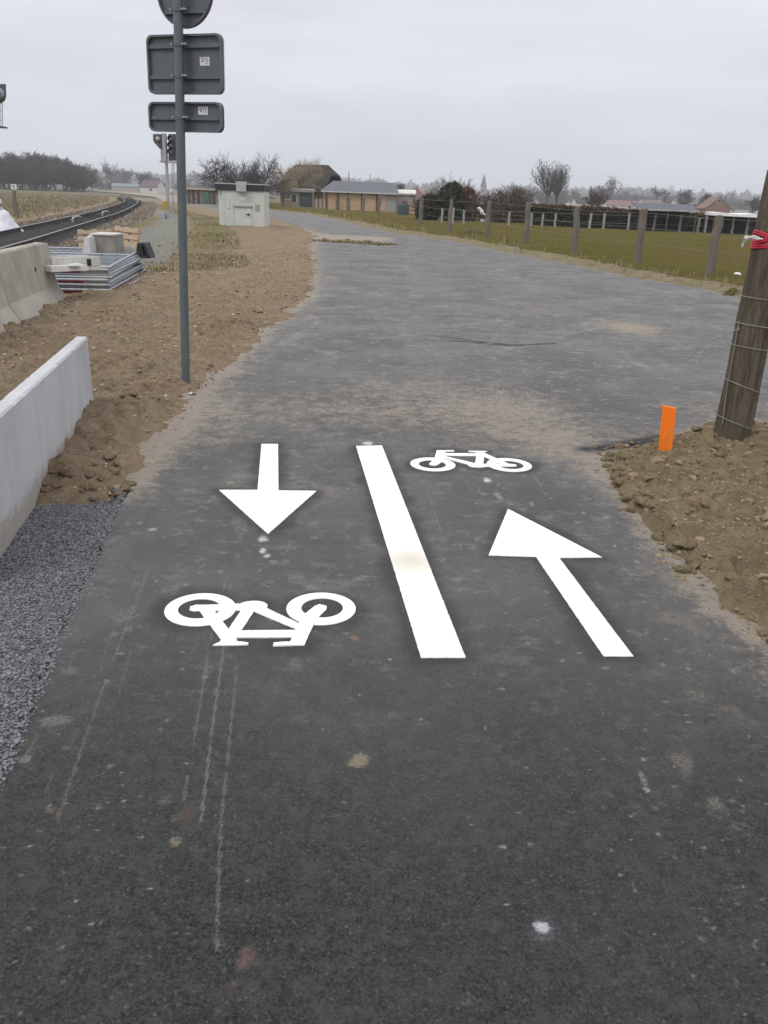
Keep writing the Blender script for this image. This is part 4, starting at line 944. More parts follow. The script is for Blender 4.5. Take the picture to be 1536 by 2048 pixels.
mb = MB(); a_ = sc(321, 300); mb.tube((a_.x, sY + .2, a_.z), (sc(322, 322).x, sY + .2, sc(322, 322).z), .05); mb.build('bracket', m_sigm, e)
mb = MB()
for px in (344, 348): mb.tube(sc(px, 322, .3), sc(px, 440, .3), .018, n=5)
for py in range(330, 440, 6): mb.tube(sc(344, py, .3), sc(348, py, .3), .013, n=4)
mb.build('ladder', m_sigm, e)
mb = MB(); p0 = sc(332, 404); p1 = sc(332, 416); mb.box((p0.x, sY - .12, (p0.z + p1.z) / 2), (.26, .04, .36)); mb.build('yellow_plate', m_yel, e)
mb = MB(); p0 = sc(326, 427); mb.box((p0.x, sY - .1, p0.z - .28), (.28, .28, .62)); mb.build('equipment_box', m_sigm, e)
sY2 = 33.; s2c = lambda px, py, dy=0: D(px, py, sY2 + dy); b_ = s2c(-22, 440); b_.z = 0
e = empty('railway_signal', b_, 'dark signal head with a round hood at the top left edge of the picture', 'railway signal')
mb = MB(); mb.path([b_ - Vector((0, 0, .2)), s2c(-24, 165, .3)], [.10, .08], 10); mb.build('post', m_sigm, e)
mb = MB(); P = [s2c(10.5, 168), s2c(11, 192), s2c(9, 200), s2c(3, 206), s2c(-6, 208), s2c(-14, 203), s2c(-16, 190), s2c(-16, 168)]; mb.prism(P, (0, .06, 0)); h_ = mb.build('target_board', m_sigd, e)
c = s2c(-2, 187); mb = MB(); mb.path([(c.x, sY2 - .35, c.z), (c.x, sY2, c.z)], .20, 18, False); mb.build('lamp_hood', m_sigm, h_)
mb = MB(); mb.lump((c.x, sY2 - .06, c.z), (.16, .08, .16), 1, 2, 0); mb.build('lamp_lens', m_dark, h_)
mb = MB()
for px in (4.5, 0): mb.tube(s2c(px, 203), s2c(px, 254), .018, n=5)
for py in (222, 240): mb.tube(s2c(-8, py), s2c(4.5, py), .012, n=4)
mb.build('cage_bar', m_sigm, e)
mb = MB(); a_ = s2c(-20, 254); c = s2c(6, 254); mb.box(((a_.x + c.x) / 2, sY2 + .15, c.z), (c.x - a_.x, .5, .05)); mb.build('platform', m_sigd, e)

# number board post, white tarpaulin heap
m_oldwood = M('weathered_wood', (.125, .107, .088), (.185, .162, .136), 9, .9, .5, stretch=(5, 5, .5), bdist=.02)
m_board = M('white_board', (.72, .74, .70), None, 9, .6, 0)
b_ = G(34, 436); tY = b_.y
e = empty('number_board', b_, 'white board marked 1 on a brown post left of the track', 'railway marker')
mb = MB(); mb.box((b_.x, tY, D(31, 384, tY).z / 2), (.14, .12, D(31, 384, tY).z + .1)); mb.build('post', m_oldwood, e)
p0 = D(23, 368, tY); p1 = D(35, 379, tY); mb = MB(); mb.box(((p0.x + p1.x) / 2, tY - .08, (p0.z + p1.z) / 2), (p1.x - p0.x, .03, p0.z - p1.z)); bd = mb.build('board', m_board, e)
cx_, cz_ = (p0.x + p1.x) / 2, (p0.z + p1.z) / 2; hh = (p0.z - p1.z)
mb = MB(); mb.box((cx_ + .01, tY - .100, cz_), (.045, .008, hh * .6)); mb.box((cx_ - .035, tY - .1002, cz_ + hh * .22), (.07, .0076, .04), Matrix.Rotation(R(-35), 3, 'Y')); mb.build('numeral', m_print, bd)
hp = G(4, 466); mb = MB(); Yh = hp.y
m_tarp = M('white_tarpaulin', (.55, .54, .60), (.66, .65, .70), 5, .6, .5, 6, .05)
n = 14; pts = []
for (zz, rr) in ((0, .55), (.1, .48), (.3, .28), (.5, .2), (.62, .14), (.7, .05)):
    for k in range(n):
        a_ = 6.2832 * k / n; w_ = 1 + .16 * math.sin(3 * a_ + zz * 5) + .1 * math.sin(7 * a_ + 2); pts.append((hp.x - .3 + math.cos(a_) * rr * w_, Yh + 1 + math.sin(a_) * rr * w_, zz))
mb.add(pts, [(i * n + k, i * n + (k + 1) % n, (i + 1) * n + (k + 1) % n, (i + 1) * n + k) for i in range(5) for k in range(n)] + [tuple(5 * n + k for k in range(n))], True)
e = empty('covered_heap', (hp.x, Yh + 1, 0), 'heap under a white tarpaulin across the track at the left edge', 'tarpaulin heap')
mb.build('tarpaulin', m_tarp, e)
mb = MB(); p0 = D(0, 398, Yh + 1); mb.tube((p0.x + .02, Yh + 1, .4), (p0.x, Yh + 1, p0.z), .05, .04); mb.build('stake', m_board, e)
mb = MB(); p0 = D(2, 408, Yh + 1); mb.lump((p0.x - .1, Yh + 1, p0.z), (.16, .12, .07), 3, 2, .4); mb.build('folded_cloth', m_greyc, e)

# ------------------------------------------------------------------ relay cabinet
m_cab = conc('pale_green_concrete', (.49, .505, .465), (.55, .56, .52), (.43, .44, .405), 1.5, .15)
m_fascia = M('dark_roof_edge', (.022, .024, .025), (.035, .036, .037), 6, .7, .1)
cY = 37.; K = lambda px, py, dy=0: D(px, py, cY + dy)
fl = K(446, 460); fr = K(529, 460); tl = K(446, 381); cw = fr.x - fl.x; cx = (fl.x + fr.x) / 2; chh = tl.z + .02; bz = -.1
e = empty('relay_cabinet', (cx, cY, 0), 'pale green concrete equipment cabinet with a black roof edge standing on the verge', 'equipment cabinet')
e_dep = 1.5
mb = MB(); mb.box((cx, cY + e_dep / 2, (chh + bz) / 2), (cw, e_dep, chh - bz)); mb.build('body', m_cab, e)
e_l = K(435, 460).x
mb = MB(); mb.prism([(fl.x + .02, cY + .06, bz), (e_l - .02, cY + .55, bz), (e_l - .02, cY + .75, bz), (fl.x + .02, cY + .75, bz)], (0, 0, chh - bz)); mb.build('side_panel', m_cab, e)
rz0 = K(446, 381).z; rz1 = K(446, 369).z
mb = MB(); mb.box((cx - .12, cY + e_dep / 2, (rz0 + rz1) / 2 + .02), (cw + .28, e_dep + .12, rz1 - rz0)); rf = mb.build('roof', m_fascia, e)
mb = MB(); mb.box((cx - .12, cY + e_dep / 2, rz1 + .045), (cw + .32, e_dep + .16, .045)); mb.build('roof_slab', m_galvw, rf)
vx = K(484, 372).x; mb = MB(); mb.box((vx, cY - .12, K(484, 373).z), (K(494, 372).x - K(475, 372).x, .35, K(484, 363).z - K(484, 383).z)); mb.build('vent_box', m_galvw, rf)
dl = K(470, 414); dr = K(503, 414); dz = dl.z
mb = MB(); mb.box(((dl.x + dr.x) / 2, cY - .012, (dz + .0) / 2 + .1), (dr.x - dl.x, .03, dz - .2)); dr_ = mb.build('door', m_cab, e)
hd = K(498, 429); mb = MB(); mb.tube((hd.x, cY - .07, hd.z), (hd.x, cY - .02, hd.z), .045); mb.box((hd.x - .05, cY - .075, hd.z), (.14, .02, .03)); mb.build('handle', m_dark, dr_)
mb = MB(); mb.box(((dl.x + dr.x) / 2, cY - .03, dz + .03), (dr.x - dl.x + .1, .08, .05)); mb.build('drip_ledge', m_greyc, e)
ll = K(480, 396); mb = MB(); mb.box((ll.x + .12, cY - .012, ll.z - .02), (.24, .02, .15)); mb.build('label_plate', m_board, e)
vv = K(515, 416); mb = MB()
for k in range(4): mb.box((vv.x, cY - .006, vv.z + .10 - k * .07), (.2, .02, .035))
mb.build('vent_grille', m_greyc, e)
mb = MB(); pp = K(457, 406); mb.box((pp.x, cY - .015, pp.z), (.09, .03, .40)); mb.build('conduit', m_lightc, e)
mb = MB()
for px in (449, 466, 505): mb.box((K(px, 420).x, cY - .004, (chh + bz) / 2), (.05, .016, chh - bz - .02))
mb.build('panel_joint', m_cab, e)

# ------------------------------------------------------------------ fences
def post_mesh(name, h, r, seed, m):
    rr = random.Random(seed); n = 10; V = []; K_ = 9
    offx = [rr.uniform(-1, 1) * r * .22 for _ in range(K_)]; lob = [1 + rr.uniform(-.14, .14) for _ in range(n)]
    for k in range(K_):
        z = -.3 + (h + .3) * k / (K_ - 1); rad_ = r * (1.06 - .12 * k / (K_ - 1)) * (1 if k < K_ - 1 else .93)
        for i in range(n):
            a = 6.2832 * i / n; V.append((offx[k] + math.cos(a) * rad_ * lob[i], math.sin(a) * rad_ * lob[i], z + (rr.uniform(-.02, .02) if k == K_ - 1 else 0)))
    Fc = [(k * n + i, k * n + (i + 1) % n, (k + 1) * n + (i + 1) % n, (k + 1) * n + i) for k in range(K_ - 1) for i in range(n)] + [tuple((K_ - 1) * n + i for i in range(n))]
    return MB().add(V, Fc, False)
posts = [((1440, 432), (1418, 552), 20), ((1286, 420), (1274, 527), 16), ((1162, 417), (1148, 510), 14), ((1061, 408), (1051, 490), 12), ((980, 401), (973, 475), 10), ((904, 399), (897, 466), 9), ((841, 396), (841, 448), 9),
         ((756, 391), (757, 431), 6), ((725, 391), (726, 428), 6), ((697, 391), (698, 424), 6), ((673, 391), (674, 421), 5)]
ordw = ['first', 'second', 'third', 'fourth', 'fifth', 'sixth', 'seventh', 'eighth', 'ninth', 'tenth', 'eleventh']
ppos = []; pbase = None
for i, (t, b, w) in enumerate(posts):
    g = G(*b); tp = D(*t, g.y); hgt = tp.z; dist = g.y * ct + H * st
    if pbase is None: pbase = post_mesh('fence_post', 1., 1., 3, m_oldwood).build('fence_post', m_oldwood, loc=(0, 0, 0)); o = pbase
    else: o = pbase.copy(); COL.objects.link(o)
    rr_ = w * dist / F / 2 * .88
    o.location = (g.x, g.y, hz('field', g.x, g.y) - .03); o.scale = (rr_, rr_, hgt); o.rotation_euler = (0, math.atan2(tp.x - g.x, hgt), i * 1.3 if i else 0)
    o.rotation_mode = 'XYZ'
    tag(o, '%s weathered wooden fence post from the right along the road' % ordw[i], 'fence post', 'wooden posts between road and pasture')
    ppos.append((g, tp))
m_wire = M('fence_wire_steel', (.22, .21, .20), None, 9, .5, 0, metal=.5)
for k, fr_ in enumerate((.93, .66, .38)):
    mb = MB(); L = [(7.9 + 2.6, 16.0, 1.35 * fr_)] + [b.lerp(t, fr_ + .02) for b, t in ppos]
    L = [Vector(p) for p in L]
    mb.path(L, .0045, 4)
    tag(mb.build('fence_wire', m_wire, loc=L[1]), ['top', 'middle', 'lowest'][k] + ' thin wire strung along the road-side wooden posts', 'fence wire', 'wires between road and pasture')
# posts before the hedge
m_palepost = M('pale_post', (.25, .245, .225), (.32, .31, .285), 9, .9, .3, stretch=(4, 4, .6))
hp_ = [(886, 416, 439), (908, 416, 440), (930, 424, 441), (1021, 424, 446), (1066, 428, 452), (1088, 427, 450), (1114, 426, 451), (1184, 426, 453), (1212, 426, 454), (1262, 427, 456), (1293, 430, 457), (1313, 429, 457), (1365, 429, 462), (1402, 436, 464), (1417, 432, 464), (1471, 436, 468), (1500, 438, 470)]
b0 = None
for i, (px, t, b) in enumerate(hp_):
    Y = 58.5 - .002 * (px - 1100); x_ = X(px, Y); lean = D(px + 3, t, Y)
    if b0 is None: o = b0 = post_mesh('hedge_fence_post', 1, 1, 8, m_palepost).build('hedge_fence_post', m_palepost, loc=(0, 0, 0))
    else: o = b0.copy(); COL.objects.link(o)
    o.location = (x_, Y, hz('field', x_, Y) - .05); o.scale = (.085, .085, max(D(px, t, Y).z, .9)); o.rotation_euler = (0, R(random.uniform(-1, 3)), i)
    tag(o, 'slim pale post standing in front of the dark hedge across the pasture', 'fence post', 'posts in front of the hedge')
for k, zz in enumerate((.95, .45)):
    mb = MB(); mb.tube((X(880, 58.4), 58.4, zz), (X(1540, 58.4), 58.4, zz), .012, n=4)
    tag(mb.build('hedge_fence_wire', m_wire, loc=(X(880, 58.4), 58.4, 0)), ['upper', 'lower'][k] + ' wire strung on the pale posts before the hedge', 'fence wire', 'wires before the hedge')

# the big leaning post at the right with netting and tape
def bigwood():
    t = NT('old_post_wood'); st_ = (6, 6, .45); n1 = t.rng(t.noise(5, 7, .7, st_), .3, .7); n2 = t.rng(t.noise(14, 6, .75, (7, 7, .25)), .5, .62); n3 = t.rng(t.noise(1.6, 4), .45, .7)
    c = t.mix(n1, (.115, .095, .072), (.225, .192, .150)); c = t.mix(t.math('MULTIPLY', n2, .7), c, (.065, .05, .04)); c = t.mix(t.math('MULTIPLY', n3, .6), c, (.155, .135, .065))
    t.bump(t.math('ADD', t.noise(14, 6, .75, (7, 7, .25)), t.noise(5, 5, .7, st_)), 1., .03); return t.fin(c, .9, 0, .2)
m_big = bigwood()
zb = .15; gb = G(1464, 868, zb); topc = D(1573, 340, gb.y - .05); ax_ = (topc - gb); 
e = empty('corner_post', gb, 'thick weathered timber post leaning right on the soil bank, red tape round it', 'fence post')
mb = MB(); n = 26; V = []; KK = 22
rr = random.Random(5); lobe = [1 + .05 * math.sin(3 * 6.2832 * i / n + 1) + rr.uniform(-.02, .02) for i in range(n)]
for k in range(KK):
    t = -.25 + 1.25 * k / (KK - 1); c = gb + ax_ * t
    for i in range(n):
        a = 6.2832 * i / n; r_ = (.112 - .010 * max(t, 0)) * lobe[i] * (1 + .025 * math.sin(k * .9 + i * .35))
        da = (a - R(305 + 6 * math.sin(k * .5)) + math.pi) % 6.2832 - math.pi
        r_ -= .035 * math.exp(-(da / .12) ** 2) * sstep(np.array(t), -.1, .3).item()
        V.append(c + Vector((math.cos(a), math.sin(a), 0)) * r_)
mb.add(V, [(k * n + i, k * n + (i + 1) % n, (k + 1) * n + (i + 1) % n, (k + 1) * n + i) for k in range(KK - 1) for i in range(n)] + [tuple((KK - 1) * n + i for i in range(n))], True)
mb.build('timber', m_big, e)
def post_ring(t, tilt=0, r=.13, n=40, z=0):
    c = gb + ax_ * t; rr_ = (.112 - .016 * t) + (r - .13) + .006
    return [c + Vector((math.cos(6.2832 * i / n) * rr_, math.sin(6.2832 * i / n) * rr_, tilt * math.cos(6.2832 * i / n + z))) for i in range(n + 1)]
m_redt = M('red_tape', (.50, .02, .045), (.36, .012, .03), 14, .45, .3); m_whtt = M('white_tape', (.72, .70, .68), None, 14, .5, .2)
ax_t = lambda px, py: (py - 868) / (340. - 868)
mb = MB()
for t, tl in ((.755, -.045), (.745, .02), (.785, .06)):
    P = post_ring(t, tl)
    for w_ in range(2): mb.path([p + Vector((0, 0, (w_ - .5) * .012)) for p in P], .0078, 6)
mb.build('red_tape', m_redt, e)
P = [D(1524, 478, gb.y - .12), D(1508, 475, gb.y - .14), D(1497, 473, gb.y - .20), D(1490, 478, gb.y - .19), D(1486, 490, gb.y - .17)]
rj = random.Random(8); mb = MB()
for k_ in range(5):
    Q = [p + Vector((rj.gauss(0, .006), rj.gauss(0, .008), rj.gauss(0, .009) * (0 if i_ == 0 else 1))) for i_, p in enumerate(P)]
    mb.path(smooth_line(Q[:len(Q) - (k_ % 2)], 4), [.0042 + .0015 * rj.random() for _ in range(len(smooth_line(Q[:len(Q) - (k_ % 2)], 4)))], 5, True, False)
mb.build('white_tape', m_whtt, e)
# netting fence fixed to it: strands and stays
m_net = M('netting_wire', (.36, .335, .30), (.26, .24, .21), 9, .5, 0, metal=.4)
ne = empty('wire_netting', gb, 'square wire netting tied round the thick corner post and running off to the right', 'wire netting')
edge = gb + Vector((5.5, -.9, 0))
for k, t in enumerate((.055, .205, .36, .445, .545)):
    mb = MB(); c = gb + ax_ * t; rr_ = .122 - .010 * t
    arc = [c + Vector((math.cos(a), math.sin(a), -.10 * math.sin(a - R(200)) * (.35 if k < 3 else .1))) * 1 if False else c + Vector((math.cos(a) * rr_, math.sin(a) * rr_, -.018 * math.cos(a) * (2.2 if k < 2 else .6))) for a in [R(d_) for d_ in range(170, 340, 10)]]
    run = [arc[-1].lerp(edge + Vector((0, 0, c.z - gb.z + .05)), s_ / 12) + Vector((0, 0, random.uniform(-.012, .012))) for s_ in range(1, 13)]
    tailL = [arc[0] + Vector((-.02, .03, .01)), arc[0]]
    mb.path(tailL + arc[1:] + run, .0026, 5); mb.build('strand', m_net, ne)
for s_ in range(16):
    mb = MB(); b_ = Vector((gb.x + .30 + s_ * .16, gb.y - .12 - s_ * .025, gb.z + .04)); tpt = b_ + Vector((.10 + random.uniform(-.02, .02), 0, .88)); md = b_.lerp(tpt, .5) + Vector((random.uniform(-.03, .03), 0, 0))
    mb.path(smooth_line([b_, md, tpt], 4), .0022, 5); mb.build('stay', m_net, ne)
mb = MB(); c = gb + ax_ * .30; pts = [gb + ax_ * .46 + Vector((-.11, -.03, 0)), gb + ax_ * .36 + Vector((-.113, -.04, 0)), gb + ax_ * .2 + Vector((-.112, -.05, 0)), gb + ax_ * .055 + Vector((-.104, -.07, 0))]
mb.path(smooth_line(pts, 5), .003, 5); mb.build('stay', m_net, ne)
c = gb + ax_ * .43; mb = MB(); mb.path(smooth_line([c + Vector((-.105, -.05, 0)), c + Vector((-.15, -.03, -.02)), c + Vector((-.19, 0, -.055)), c + Vector((-.235, .02, -.075))], 5), .0028, 5); mb.build('loose_end', m_net, ne)

# orange stake
m_or = NT('orange_paint'); f = m_or.rng(m_or.noise(14, 6, .7, (3, 3, .3)), .52, .62); geo = m_or.n('ShaderNodeNewGeometry'); sp = m_or.n('ShaderNodeSeparateXYZ'); m_or.l(geo.outputs['Position'], sp.inputs[0])
low = m_or.rng(sp.outputs['Z'], .10, .24, 1, 0); c = m_or.mix(m_or.math('MULTIPLY', f, m_or.math('ADD', m_or.math('MULTIPLY', low, .8), .06)), (.95, .20, .008), (.40, .24, .10)); m_or.bump(m_or.noise(30, 5, .7, (4, 4, .3)), .35, .006); m_or = m_or.fin(c, .6, 0, .3)
zs = .10; a_ = G(1321, 893, zs); Ys = a_.y; b_ = D(1347, 889, Ys - .0); tl = D(1326, 812, Ys); tr = D(1353, 817, Ys)
e = empty('marker_stake', a_, 'short flat wooden stake painted fluorescent orange in the soil bank', 'marker stake')
mb = MB(); P = [a_ - Vector((0, 0, .12)), b_ - Vector((0, 0, .12)), tr, tl]; mb.prism(P, (0.004, .024, 0)); mb.build('stake', m_or, e)
# litter in the pasture
for (px, py, w_, lab) in ((1474, 549, 14, 'crumpled white scrap lying in the pasture near the thick post'), (969, 444, 12, 'pale stone lying at the far edge of the pasture below the bushes'), (380, 776, 7, 'small white stone at the foot of the sign pole')):
    g = G(px, py, .05); s_ = w_ * (g.y * ct + .5) / F / 2; mb = MB(); z_ = hz('field' if px > 900 else 'verge', g.x, g.y)
    mb.lump((g.x, g.y, max(z_, 0) + s_ * .35), (s_, s_ * .8, s_ * .6), px, 2, .5); tag(mb.build('white_scrap' if px > 1400 else 'pale_stone', m_white, loc=g), lab, 'litter' if px > 1400 else 'stone')
g = G(1000, 416); Yw = 43.; mb = MB(); p0 = D(954, 416, Yw); p1 = D(971, 430, Yw)
mb.path(smooth_line([p0, p0.lerp(p1, .3) + Vector((.03, 0, .05)), p0.lerp(p1, .7) + Vector((-.02, .0, -.02)), p1], 4), [.02] * 2 + [.07] * 4 + [.09] * 3 + [.05] * 3 + [.02], 7)
tag(mb.build('plastic_strip', m_whtt, loc=p0), 'white plastic rag caught on the wire between two road-side posts', 'plastic rag')

# a broken edge of the road, straw and sods on the asphalt
g = np.random.default_rng(33); n = 900; cx = g.normal(0, 1, n); cy = g.normal(0, 1, n)
L0 = G(650, 482); L1 = G(770, 489); t = g.random(n); x = L0.x + (L1.x - L0.x) * t + cx * .25; y = L0.y + (L1.y - L0.y) * t + cy * .22
sz = np.exp(g.normal(-3.6, .5, n)); scatter_lumps('road_sods', np.stack([x, y, sz * .3], 1), sz, palette(g, n, [(.16, .13, .07), (.2, .17, .1), (.12, .10, .05)]), .7, 34)
# ------------------------------------------------------------------ vegetation
def tree_arrays(seed, hgt, spread, trunk_r, n1=9, n2=6, n3=5, twig=.03, up=.5, start=.25, forks=1, twl=.10, sides=3, n4=0):
    """returns (trunk segments, twig segments): lists of (p, q, r0, r1)"""
    rr = random.Random(seed); T = []; Wg = []
    def rd(d, amt): return (d + Vector((rr.gauss(0, 1), rr.gauss(0, 1), rr.gauss(0, 1))) * amt).normalized()
    def limb(p, d, L, r, lev):
        k = 3 if lev < 2 else 2; pts = [p]
        for i in range(k):
            d = rd(d, .16 + .05 * lev); d = (d + Vector((0, 0, up * .12))).normalized(); q_ = pts[-1] + d * L / k
            (T if lev < 2 else Wg).append((pts[-1], q_, r * (1 - .75 * i / k), r * (1 - .75 * (i + 1) / k))); pts.append(q_)
        nn = (n1, n2, n3, n4, 0)[lev] if lev < 5 else 0
        for j in range(nn):
            u_ = start + (1 - start) * (j + rr.random()) / max(nn, 1) if lev == 0 else .2 + .8 * (j + rr.random()) / max(nn, 1)
            u_ = min(u_, .999); s_ = int(u_ * k); f_ = u_ * k - s_; b = pts[s_].lerp(pts[s_ + 1], f_)
            dd_ = (pts[s_ + 1] - pts[s_]).normalized(); a = rr.random() * 6.283; side = Vector((math.cos(a), math.sin(a), 0))
            ang_ = spread * rr.uniform(.7, 1.25); nd = (dd_ * math.cos(ang_) + (side - dd_ * side.dot(dd_)).normalized() * math.sin(ang_)).normalized()
            limb(b, nd, L * (rr.uniform(.55, .75) if lev == 0 else rr.uniform(.42, .62)) * (1.15 - .45 * u_ if lev == 0 else 1), max(r * (.42 if lev == 0 else .5), twig), lev + 1)
    for f_ in range(forks):
        d = rd(Vector((0, 0, 1)), .0 if forks == 1 else .22); limb(Vector((rr.uniform(-.3, .3) * (forks > 1), rr.uniform(-.3, .3) * (forks > 1), -.1)), d, hgt * .72, trunk_r, 0)
    return T, Wg
def vase_tree(seed, hgt, trunk_r, limbs=7, n1=8, n2=6, n3=4, n4=0, twig=.022, open_=.62, split=.16):
    rr = random.Random(seed); T = []; Wg = []
    def grow(p, d, L, r, lev, k=4):
        pts = [p]; rs = [r]
        for i in range(k):
            d = (d + Vector((rr.gauss(0, 1), rr.gauss(0, 1), rr.gauss(0, 1))) * (.10 + .05 * lev) + Vector((0, 0, .10 if lev < 2 else .03))).normalized()
            q_ = pts[-1] + d * L / k; r2 = max(r * (1 - .8 * (i + 1) / k), twig * .6); (T if lev < 1 else Wg).append((pts[-1], q_, rs[-1], r2)); pts.append(q_); rs.append(r2)
        n_ = (n1, n2, n3, n4)[lev] if lev < 4 else 0
        for j in range(n_):
            u_ = min((.34 if lev == 0 else .22) + (.66 if lev == 0 else .78) * (j + rr.random()) / n_, .999) * k; s_ = int(u_); b = pts[s_].lerp(pts[s_ + 1], u_ - s_); dd_ = (pts[s_ + 1] - pts[s_]).normalized(); a = rr.random() * 6.283
            side = Vector((math.cos(a), math.sin(a), .25)); ang_ = rr.uniform(.45, .95); nd = (dd_ * math.cos(ang_) + (side - dd_ * side.dot(dd_)).normalized() * math.sin(ang_)).normalized()
            grow(b, nd, L * rr.uniform(.34, .52) * (1.15 - .5 * u_ / k), max(rs[s_] * .5, twig), lev + 1, 3)
    h0 = hgt * split; T.append((Vector((0, 0, -.2)), Vector((0, 0, h0)), trunk_r, trunk_r * .85))
    for i in range(limbs):
        a = 6.283 * (i + rr.uniform(-.3, .3)) / limbs; o_ = open_ * rr.uniform(.35, 1.1) if i else .05
        grow(Vector((0, 0, h0 * rr.uniform(.75, 1))), Vector((math.cos(a) * math.sin(o_), math.sin(a) * math.sin(o_), math.cos(o_))), (hgt - h0) * rr.uniform(.9, 1.0) * (1 - .30 * max(o_, 0) ** 1.5), trunk_r * .5, 0)
    return T, Wg
def segs_np(segs, loc, scale=1., n=3):
    if not segs: return np.zeros((0, 3)), np.zeros((0, 4), int)
    A_ = np.array([s[0][:] for s in segs]); B_ = np.array([s[1][:] for s in segs]); ra = np.array([s[2] for s in segs]); rb = np.array([s[3] for s in segs])
    t = B_ - A_; t /= np.linalg.norm(t, axis=1, keepdims=True) + 1e-9
    ref = np.where(np.abs(t[:, 2:3]) < .9, np.array([[0, 0, 1.]]), np.array([[1., 0, 0]])); u_ = np.cross(t, ref); u_ /= np.linalg.norm(u_, axis=1, keepdims=True); w_ = np.cross(t, u_)
    ks = np.arange(n) * 2 * np.pi / n; c, s = np.cos(ks)[None, :, None], np.sin(ks)[None, :, None]
    o_ = u_[:, None] * c + w_[:, None] * s
    V = np.concatenate([A_[:, None] + o_ * ra[:, None, None], B_[:, None] + o_ * rb[:, None, None]], 1) * scale + np.array(loc)
    m = len(segs); base = (np.arange(m) * 2 * n)[:, None]; k = np.arange(n); Fq = np.stack([base + k, base + (k + 1) % n, base + n + (k + 1) % n, base + n + k], 2).reshape(-1, 4)
    return V.reshape(-1, 3), Fq
def bark(name, c): return M(name, c, tuple(q * .75 for q in c), 3, .95, 0)
def bare_tree(name, loc, label, mt, mw, cat='tree', group=None, **kw):
    T, Wg = (vase_tree if 'limbs' in kw else tree_arrays)(**kw); e = empty(name, loc, label, cat, group)
    V, Fq = segs_np(T, loc, n=5); npmesh('trunk', V, Fq, mt, parent=e)
    V, Fq = segs_np(Wg, loc); npmesh('crown', V, Fq, mw, parent=e)
    return e
def at(px, Y): return Vector((X(px, Y), Y, -.05))
def hgt_at(px, py, Y): return D(px, py, Y).z
bk_grey = bark('grey_bark', (.135, .128, .13)); bk_brown = bark('brown_bark', (.12, .095, .075)); bk_dark = bark('dark_bark', (.062, .055, .055)); bk_yel = bark('yellow_twigs', (.34, .285, .185)); bk_red = bark('reddish_twigs', (.13, .085, .075))
# big bare tree: two trunks side by side
for px, sd_, hh, lab in ((1093, 3, 1.0, 'large bare tree with a full rounded crown above the hedge, left trunk of the pair'), (1113, 9, .93, 'large bare tree beside the full-crowned one above the hedge, right trunk of the pair')):
    Y = 190; e = bare_tree('bare_tree', at(px, Y), lab, bk_grey, bk_grey, seed=sd_, hgt=hgt_at(px, 322, Y) * hh, trunk_r=.42, limbs=12, n1=9, n2=6, n3=4, n4=0, twig=.019, open_=.80, split=.33)
Y = 120
for i, (px, sd_) in enumerate(((1185, 31), (1198, 32))):
    bare_tree('pollard_tree', at(px, Y), ['low bushy bare tree above the hedge, right of the large bare tree', 'low bare tree with upswept twigs above the hedge, right of the bushy one'][i], bk_grey, bk_brown, seed=sd_, hgt=hgt_at(px, 374, Y), trunk_r=.2, limbs=8, n1=8, n2=6, n3=4, twig=.02, open_=.85, split=.3)
# trees behind the cabinet
for i, (px, sd_, top) in enumerate(((447, 41, 322), (470, 42, 330), (497, 43, 318), (520, 44, 338))):
    Y = 92 + i * 4
    bare_tree('bare_tree', at(px, Y), ['dark bare tree rising behind the left corner of the cabinet', 'dark bare tree rising behind the cabinet roof box', 'dark bare tree rising behind the right half of the cabinet', 'lower dark bare tree just right of the cabinet roof'][i], bk_dark, bark('mauve_twigs', (.085, .075, .085)), seed=sd_, hgt=hgt_at(px, top, Y) * 1.1, spread=.8, trunk_r=.13, n1=10, n2=8, n3=6, twig=.02, up=.5, start=.15, forks=2)
for i, (px, sd_, top, Y) in enumerate(((585, 51, 320, 118), (562, 52, 335, 115), (612, 53, 322, 122))):
    bare_tree('willow_tree', at(px, Y), ['straw-coloured bare tree in front of the dark-roofed house', 'pale twiggy bush-like tree left of the dark-roofed house', 'thin pale tree whose twigs rise over the dark roof'][i], bk_brown, bk_yel, seed=sd_, hgt=hgt_at(px, top, Y) * (1.12 if i != 2 else 1.05), spread=.7, trunk_r=.16, n1=10, n2=7, n3=4, twig=.022, up=.7, start=.2, forks=2 if i else 1)

def leaf_cloud(cs, n, size, cols, seed, shell=.5):
    """many small leaf clusters spread through ellipsoids cs = [(centre, radii)]"""
    g = np.random.default_rng(seed); V = []; C = []
    vol = np.array([r[0] * r[1] * r[2] for _, r in cs]); cnt = np.maximum((n * vol / vol.sum()).astype(int), 20)
    P = []
    for (c, r), m in zip(cs, cnt):
        d = g.normal(size=(m, 3)); d /= np.linalg.norm(d, axis=1, keepdims=True); rad_ = g.random((m, 1)) ** (1 / (3 + 2 * shell)); P.append(np.array(c) + d * rad_ * np.array(r))
    P = np.concatenate(P); P = P[P[:, 2] > .02]; m = len(P); a = g.normal(size=(m, 3)); a /= np.linalg.norm(a, axis=1, keepdims=True); b = np.cross(a, g.normal(size=(m, 3))); b /= np.linalg.norm(b, axis=1, keepdims=True)
    s = size * (.6 + .8 * g.random((m, 1)))
    V = np.stack([P - a * s, P + b * s * .55, P + a * s, P - b * s * .55], 1).reshape(-1, 3); Fq = np.arange(m * 4).reshape(m, 4)
    col = palette(g, m, cols, .3); return V, Fq, np.repeat(np.concatenate([col, np.ones((m, 1))], 1), 4, 0)
